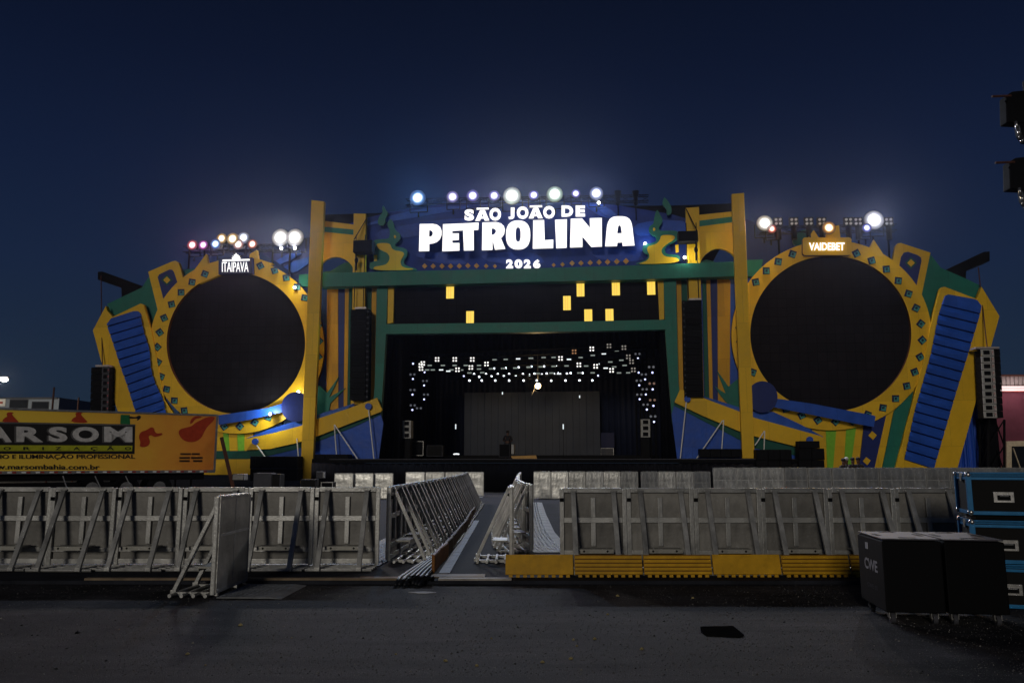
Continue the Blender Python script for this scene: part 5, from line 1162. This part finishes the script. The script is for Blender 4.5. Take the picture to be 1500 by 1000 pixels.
o = build("dark_pebble", crumple(.035, 8), "rubber", origin=(0, 0, 0)); o.location = gnd(113, 927); tag(o, "small dark clod lying alone on the asphalt", "litter")
# ------------------------------------------------------------------ lorry trailer
TP = Plane((-13.26, 36, 0), (.839, .544, 0)); TROT = math.atan2(.544, .839)
t = thing("lorry_trailer", "long lorry trailer with yellow orange banner side and red figures", "trailer", (-13.26, 36, 0), TROT)
PR_ = TP.P0; zt = TP.at(320, 607.5).z; zb = TP.at(318, 690).z; LEN = 14.2
def tq(s, off, z): return PR_ + TP.u * s + TP.n * off + V((0, 0, z))
def tbox(mb, s0, s1, o0, o1, z0, z1, mi=0): return mb.box(tq((s0 + s1) / 2, (o0 + o1) / 2, (z0 + z1) / 2), (s1 - s0, abs(o1 - o0), z1 - z0), mi, Matrix.Rotation(TROT, 3, 'Z'))
build("body", tbox(MB(), -LEN, 0, -2.5, -.03, zb, zt), "wall_grey", t, bevel=.02)
# printed side: yellow, with an orange right end
mb = MB(); tbox(mb, -LEN + .06, -.07, -.03, 0, zb + .06, zt - .06)
build("banner", mb, "banner_yellow", t)
mb = MB(); tbox(mb, -LEN, 0, -.06, .03, zt - .06, zt + .02); tbox(mb, -LEN, 0, -.06, .04, zb - .06, zb + .06); tbox(mb, -.07, .02, -.06, .03, zb, zt); build("edge_rail", mb, "steel", t)
mb = MB()
for k in range(30): s = -.35 - k * .48; tbox(mb, s - .13, s, .0, .046, zb - .03, zb + .03, 0); tbox(mb, s - .30, s - .15, .0, .046, zb - .03, zb + .03, 1)
build("reflector_strip", mb, ["rail_red", "white_paint"], t)
def tp(name, pts, off, m, it=0): return build(name, MB().slab(TP, smooth_poly(pts, it) if it else pts, off, off - .002 if off < .02 else .006), m, t)
tp("name_board", [(-70, 616.5), (198, 621.2), (197, 664.6), (-70, 664.2)], .012, "banner_black")
tp("name_board_top", [(-70, 616.5), (198, 621.2), (198, 623.6), (-70, 619)], .018, "banner_grey")
tp("name_strip", [(-70, 651.4), (194, 652.4), (193.6, 660.4), (-70, 660.2)], .018, "banner_lime")
def ttext(nm, s, x0, y0, x1, y1, m, bold, off=.024, dy=0.0, shear=0.0):
    mb = MB(); text_on(mb, s, px_pos(TP, x0, y0, x1, y1, off, dy), TP.n, bold, 0, 0, shear); build(nm, mb, m, t)
for s, x0, x1 in (("M", -70, -26), ("A", -22, 17.5), ("R", 22.5, 63.5), ("S", 69.5, 99), ("O", 104.5, 145), ("M", 151, 194)):
    ttext("letter_shadow", s, x0 - 1.4, 624, x1 - 1, 648.2, "banner_grey", .05, .020, .4); ttext("letter", s, x0 + 1.5, 624.6, x1, 646.8, "banner_white", .045, .024, .4)
for s, x0, x1 in (("S", -48, -38), ("O", -34, -23), ("N", -14, -3), ("O", 5, 16), ("R", 34, 44.6), ("I", 61.8, 64.4), ("Z", 80.8, 90), ("A", 107.5, 117.2), ("Ç", 132.6, 143), ("Ã", 156.2, 167.4), ("O", 183, 192)):
    h = 654.2; yb = 658.8
    if s == "Ã": h = 652.8
    if s == "Ç": yb = 660
    ttext("letter", s, x0, h + .1, x1, yb, "banner_black", .03)
ttext("slogan", "ÁUDIO E ILUMINAÇÃO PROFISSIONAL", -29, 665.4 - 1.6, 198, 673.2, "banner_black", .02, dy=-.2)
ttext("web_address", "www.marsombahia.com.br", -28, 679.6, 146, 687, "banner_black", .02, dy=.5)
for y, segs in ((664.6, ((264.5, 279), (281, 292))), (670.2, ((263, 277), (280, 296.5))), (674.8, ((263, 278), (283, 295)))):
    mb = MB()
    for a, b in segs:
        x = a
        while x < b: mb.slab(TP, [(x, y - 1.4), (x + 1.1, y - 1.4), (x + 1.1, y + 1.4), (x, y + 1.4)], .02, .006); x += 1.7
    build("contact_line", mb, "banner_black", t)
tp("red_guitar", [(261, 633), (264, 628), (272, 626), (281, 624), (286, 619), (294, 615), (302, 611), (311, 609.5), (315, 611), (312, 617), (304, 624), (299, 632), (295, 641), (287, 646.5), (276, 647.5), (266, 643)], .012, "banner_red", 2)
tp("red_flourish", [(278, 621), (280, 613), (287, 609), (296, 609.5), (294, 611.5), (286, 613), (282, 619)], .016, "banner_red", 2)
tp("red_flame", [(203.5, 637), (207, 632), (214, 630), (218, 627.5), (222, 625), (226, 627), (226, 631), (230, 635), (237, 633.5), (238.5, 636), (233, 638.5), (226, 640), (221, 636.5), (217, 639), (220, 646), (218, 652), (211, 655), (204, 653.5), (206, 648), (204, 643)], .012, "banner_red", 2)
for o_ in (0, 101): tp("red_flame", [(2 + o_, 618.2), (6 + o_, 612), (11 + o_, 610), (9 + o_, 605), (14 + o_, 603), (21 + o_, 604), (17 + o_, 606), (20 + o_, 610), (23 + o_, 613), (29 + o_, 619.4)], .012, "banner_red", 1)
tp("green_shape", [(177, 607), (190, 607.4), (190.5, 621), (176, 620.5)], .012, "banner_green"); tp("dark_swirl", [(188, 609), (198, 611), (204, 607.8), (207, 610), (204, 614.5), (200, 616), (202, 612.5), (194, 612.8), (190, 613)], .012, "banner_black", 2)
mb = MB(); tbox(mb, -LEN, -.4, -2.3, -.25, zb - .35, zb - .06); tbox(mb, -9.5, -3.2, -.35, -.3, .45, .75); build("chassis", mb, "black", t)
for s in (-2.2, -3.5, -4.8):
    for o_ in (-.30, -2.2):
        mb = MB(); a = tq(s, o_, .5); mb.tube(a, a - TP.n * .3, .5, 20); mb.tube(a + TP.n * .004, a - TP.n * .05, .27, 14, 1); build("wheel", mb, ["rubber", "steel"], t, bevel=.02)
mb = MB()
for px, x2 in ((92, 99), (139, 149), (184, 194)): mb.tube(TP.at(px, 697, .2), TP.at(x2, 718, .5), .022, 6)
build("tension_pole", mb, "steel", t)
mb = MB(); mb.bar(TP.at(321, 640, .15) + TP.u * .1, TP.at(340, 722, .3) + TP.u * .1, .2, .16); tag(build("leaning_post", mb, "rust"), "rust brown post leaning beside the trailer end", "post")
# cases behind the near left barriers
PC = plane_y(30)
for lab, q, m in (("plain dark grey equipment case under the tall yellow pillar", (371, 692.5, 397, 722), "case_grey"), ("dark grey equipment case beside a plain one near the tall yellow pillar", (397.6, 694, 410, 722), "case_black"), ("black case with pale outline behind the near barriers", (470, 706, 487, 724), "black"), ("black wide case under the stage end behind near barriers", (440, 702, 462, 724), "case_black")):
    case(lab, *q, 0, m, .6, "case_grey" if "pale outline" not in lab else "steel", pl=PC)
mb = MB(); mb.rect(PC, 463, 690.5, 474.5, 700.5, 0, .3); mb.rect(PC, 472.4, 691, 474.6, 700, .02, .1, 1); o = tag(build("white_monitor", mb, ["case_grey", "white_paint"], bevel=.02), "small grey box with bright edge on a dark stand under the stage", "box")
mb = MB(); a = PC.at(469, 700.5, -.15); mb.tube(V((a.x, a.y, 0)), a, .05, 8); WINV[o.name] = Matrix.Translation(o.location).inverted(); build("stand", mb, "black", o)
case("pale crate peeking out beside the trailer end", 340, 694, 357, 703, 0, "panel_back", .5, "black", pl=plane_y(31))
# ------------------------------------------------------------------ left background
BL = plane_y(74)
t = thing("flat_roofed_building", "long pale grey building far off behind the trailer", "building", (-44, 74, 0))
build("wall", MB().rect(BL, -90, 583, 83, 676, 0, 6), "wall_grey", t)
build("roof_edge", MB().rect(BL, -92, 581.6, 84, 584, .12, 6.2), "case_grey", t)
for q in ((14.5, 585.5, 40, 597), (47, 588.5, 70.6, 598), (-40, 585.5, -12, 597)):
    f = build("window", MB().rect(BL, q[0] - .8, q[1] - .8, q[2] + .8, q[3] + .8, .05, .1), "case_grey", t); WINV[f.name] = WINV[t.name]
    mb = MB(); mb.rect(BL, *q, .08, .05); build("pane", mb, "dark_glass", f)
mb = MB(); mb.rect(BL, -6, 584, 7.6, 594.6, .12, .08); mb.rect(BL, -3, 588, 4, 591, .14, .05, 1); build("sign_board", mb, ["white_paint", "banner_red"], t)
emis("em_street", (1, .93, .78), 26)
p = plane_y(66).at(7, 556); t = thing("street_lamp", "lit street lamp glowing far off above the pale building", "street lamp", (p.x - .9, p.y, 0))
mb = MB(); mb.tube((p.x - .9, p.y, 0), (p.x - .9, p.y, p.z + .25), .07, 8, r2=.05); mb.tube((p.x - .9, p.y, p.z + .2), (p.x, p.y, p.z + .22), .04, 8); build("pole", mb, "case_grey", t)
build("lamp_head", MB().box((p.x, p.y, p.z + .17), (.7, .35, .12)), "case_grey", t); build("lens", MB().ball((p.x, p.y - .05, p.z), .30, sc=(1, .6, .55)), "em_street", t, smooth=True)
add_point("street_light", p + V((0, -.6, -.25)), 900, (1, .88, .65), .3, t)
for lab, px, y0, Y in (("taller thin rusty mast rising behind the trailer", 79.4, 567, 60), ("shorter faint mast rising behind the trailer", 115.5, 582, 66)):
    q = plane_y(Y).at(px, y0); tag(build("mast", MB().tube((q.x, q.y, 0), q, .07, 8), "rust"), lab, "mast")
# ------------------------------------------------------------------ pink building at the right edge
BR = plane_y(52)
t = thing("pink_building", "pink walled building with ribbed canopy roof at the picture edge", "building", (35, 52, 0))
build("wall", MB().rect(BR, 1462, 571, 1600, 700, 0, 8), "pink_wall", t)
mb = MB()
for k in range(24): x = 1462 + k * 6; mb.slab(BR, [(x, 550), (x + 5, 550), (x + 5.4, 567), (x + .4, 567)], .4 + .03 * (k % 2), .3)
build("canopy", mb, "roof_sheet", t)
build("canopy_edge", MB().rect(BR, 1460, 548.4, 1602, 550.4, .7, 1.2), "rust", t)
emis("em_tube_pink", (1, .86, .84), 1.25)
for y in (566.2, 568.8, 571.4):
    build("light_strip", MB().rect(BR, 1464, y - .9, 1600, y + .75, .62, .08), "em_tube_pink" if y != 568.8 else "em_tube_pink", t)
build("strip_board", MB().rect(BR, 1463, 564.6, 1600, 573.2, .5, .3), "banner_red", t)
f = build("window", MB().slab(BR, [(1474.5, 646), (1560, 644), (1560, 700), (1474.5, 700)], .12, .2, holes=[[(1482, 653.5), (1552, 652), (1552, 699), (1482, 699)]]), "cream", t); WINV[f.name] = WINV[t.name]
build("pane", MB().rect(BR, 1480, 652, 1554, 699.5, .03, .06), "dark_glass", f)
mb = MB(); mb.bar(BR.at(1484, 656, .06), BR.at(1496, 690, .06), .09, .05); build("mullion", mb, "cream", f)
add_point("canopy_light", BR.at(1500, 574, 1.3), 70, (1, .8, .78), .3, t)
# ------------------------------------------------------------------ people
def person(label, loc, rz, h, pose, top, legs, cap=None, group=None):
    """loc: ground point; built at 1.72 m then scaled"""
    t = thing("person", label, "person", loc, rz, group); k = h / 1.72
    lean = pose.get("lean", 0.0); turn = pose.get("turn", 0.0)
    P = {"pel": (0, 0, .93), "ches": (0, -.02 - lean * .5, 1.22), "neck": (0, -lean, 1.44), "hb": (0, -.02 - lean * 1.1, 1.53), "hd": (0, -.02 - lean * 1.2, 1.63),
         "lh": (.10, 0, .88), "lk": (.11, -.03, .49), "la": (.12, .02, .09), "lt": (.13, -.15, .035), "rh": (-.10, 0, .88), "rk": (-.12, -.05, .49), "ra": (-.13, 0, .09), "rt": (-.14, -.17, .035),
         "ls": (.18, -lean, 1.39), "le": pose.get("le", (.25, 0, 1.12)), "lw": pose.get("lw", (.26, -.10, .88)), "rs": (-.18, -lean, 1.39), "re": pose.get("re", (-.25, 0, 1.12)), "rw": pose.get("rw", (-.26, -.10, .88))}
    Rr = {"pel": .135, "ches": .145, "neck": .058, "hb": .078, "hd": .095, "lh": .092, "lk": .062, "la": .042, "lt": .04, "rh": .092, "rk": .062, "ra": .042, "rt": .04, "ls": .07, "le": .045, "lw": .030, "rs": .07, "re": .045, "rw": .030}
    E = [("pel", "ches"), ("ches", "neck"), ("neck", "hb"), ("hb", "hd"), ("pel", "lh"), ("lh", "lk"), ("lk", "la"), ("la", "lt"), ("pel", "rh"), ("rh", "rk"), ("rk", "ra"), ("ra", "rt"), ("ches", "ls"), ("ls", "le"), ("le", "lw"), ("ches", "rs"), ("rs", "re"), ("re", "rw")]
    for s in ("l", "r"):
        wv, ev = V(P[s + "w"]), V(P[s + "e"]); d = (wv - ev).normalized(); sd = d.cross(V((0, 1, 0))); sd = sd.normalized() if sd.length > .01 else V((1, 0, 0))
        sd = V((0, 1, 0)).cross(d).normalized(); ax = d.cross(sd)
        P[s + "p"] = tuple(wv + d * .08); Rr[s + "p"] = .030; E.append((s + "w", s + "p"))
        for i, (o_, ln) in enumerate(((-.030, .075), (-.010, .085), (.010, .08), (.030, .062))):
            a = wv + d * .095 + ax * o_; b = a + d * ln * .55; c = b + d * ln * .42 + sd * .02
            for nm, q, r_ in (("a", a, .010), ("b", b, .009), ("c", c, .008)): P[f"{s}f{i}{nm}"] = tuple(q); Rr[f"{s}f{i}{nm}"] = r_
            E += [(s + "p", f"{s}f{i}a"), (f"{s}f{i}a", f"{s}f{i}b"), (f"{s}f{i}b", f"{s}f{i}c")]
        a = wv + d * .04 - ax * .042; b = a + d * .045 - ax * .015
        P[s + "ta"], P[s + "tb"] = tuple(a), tuple(b); Rr[s + "ta"], Rr[s + "tb"] = .012, .010; E += [(s + "w", s + "ta"), (s + "ta", s + "tb")]
    def skin(nm, keys, edges, grow, m, sub=1):
        me = bpy.data.meshes.new(nm); idx = {q: i for i, q in enumerate(keys)}
        me.from_pydata([tuple(V(P[q]) * k) for q in keys], [(idx[a], idx[b]) for a, b in edges], [])
        o = bpy.data.objects.new(nm, me); COL.objects.link(o)
        o.modifiers.new("s", 'SKIN'); sub_ = o.modifiers.new("u", 'SUBSURF'); sub_.levels = sub
        for i, q in enumerate(keys): me.skin_vertices[0].data[i].radius = ((Rr[q] + grow) * k,) * 2
        me.skin_vertices[0].data[0].use_root = True
        dg = bpy.context.evaluated_depsgraph_get(); dg.update(); m2 = bpy.data.meshes.new_from_object(o.evaluated_get(dg))
        bpy.data.objects.remove(o)
        m2.materials.clear(); m2.materials.append(M[m]); m2.name = nm
        for f in m2.polygons: f.use_smooth = True
        o = bpy.data.objects.new(nm, m2); COL.objects.link(o); o.parent = t; return o
    skin("body", list(P), E, 0, "skin", 2)
    up = ["ches", "pel", "neck", "ls", "le", "rs", "re"]; skin("shirt", up, [("ches", "pel"), ("ches", "neck"), ("ches", "ls"), ("ls", "le"), ("ches", "rs"), ("rs", "re")], .016, top)
    lo = ["pel", "lh", "lk", "la", "rh", "rk", "ra"]; skin("trousers", lo, [("pel", "lh"), ("lh", "lk"), ("lk", "la"), ("pel", "rh"), ("rh", "rk"), ("rk", "ra")], .014, legs)
    hd = V(P["hd"]) * k
    def loc_build(nm, mb, m): 
        o = build(nm, mb, m, None, smooth=True, origin=(0, 0, 0)); o.parent = t; o.location = (0, 0, 0); return o
    mb = MB(); mb.ball(hd + V((0, .018, .035)) * k, .102 * k, sc=(.95, 1.05, .85)); loc_build("cap" if cap else "hair", mb, cap or "hair")
    mb = MB(); mb.ball(hd + V((0, -.098, -.02)) * k, .018 * k, sc=(.8, 1, 1.3)); loc_build("nose", mb, "skin")
    mb = MB()
    for s in (-1, 1): mb.ball(hd + V((s * .034, -.088, .008)) * k, .011 * k)
    loc_build("eyes", mb, "hair")
    return t
p = FU(uof(743.5, -5.6), -5.6, DZ)
person("person in dark clothes standing behind the keyboard at mid stage", p, FROT + R(180), 1.78, {"lean": .05, "lw": (.16, -.34, 1.08), "rw": (-.12, -.34, 1.06), "le": (.27, -.05, 1.12), "re": (-.27, -.05, 1.12)}, "cloth_dark", "cloth_dark")
PP = plane_y(36.5)
for lab, px, py, cap_, rz, h0 in (("person in dark shirt standing behind the far shields, nearest the lime stripe", 1235, 671.5, None, .4, 0), ("person in dark shirt and pale cap behind the far shields", 1239.5, 670, "cloth_white", -.5, .5), ("person in dark shirt, middle of three behind far shields", 1248.5, 670.2, None, .2, .3), ("person in dark shirt, nearest the navy diamond strip behind far shields", 1256.5, 670, None, -.3, .9)):
    q = plane_y(36.5 + h0).at(px, py); person(lab, V((q.x, q.y, 0)), rz, max(1.6, q.z), {}, "cloth_dark", "cloth_dark", cap_, "workers behind the far shields")
# ------------------------------------------------------------------ thin volume added to imitate lens glare round the lamps
m = bpy.data.materials.new("glare_haze"); m.use_nodes = True; n_ = m.node_tree.nodes; n_.remove(n_["Principled BSDF"])
pv = n_.new("ShaderNodeVolumePrincipled"); pv.inputs["Color"].default_value = (.66, .72, 1, 1); pv.inputs["Density"].default_value = 0.00013; pv.inputs["Anisotropy"].default_value = 0.92
m.node_tree.links.new(pv.outputs[0], n_["Material Output"].inputs["Volume"]); M["glare_haze"] = m
mb = MB(); mb.box((0, 390, 22), (1500, 1500, 46)); tag(build("glare_haze", mb, "glare_haze"), kind="stuff")
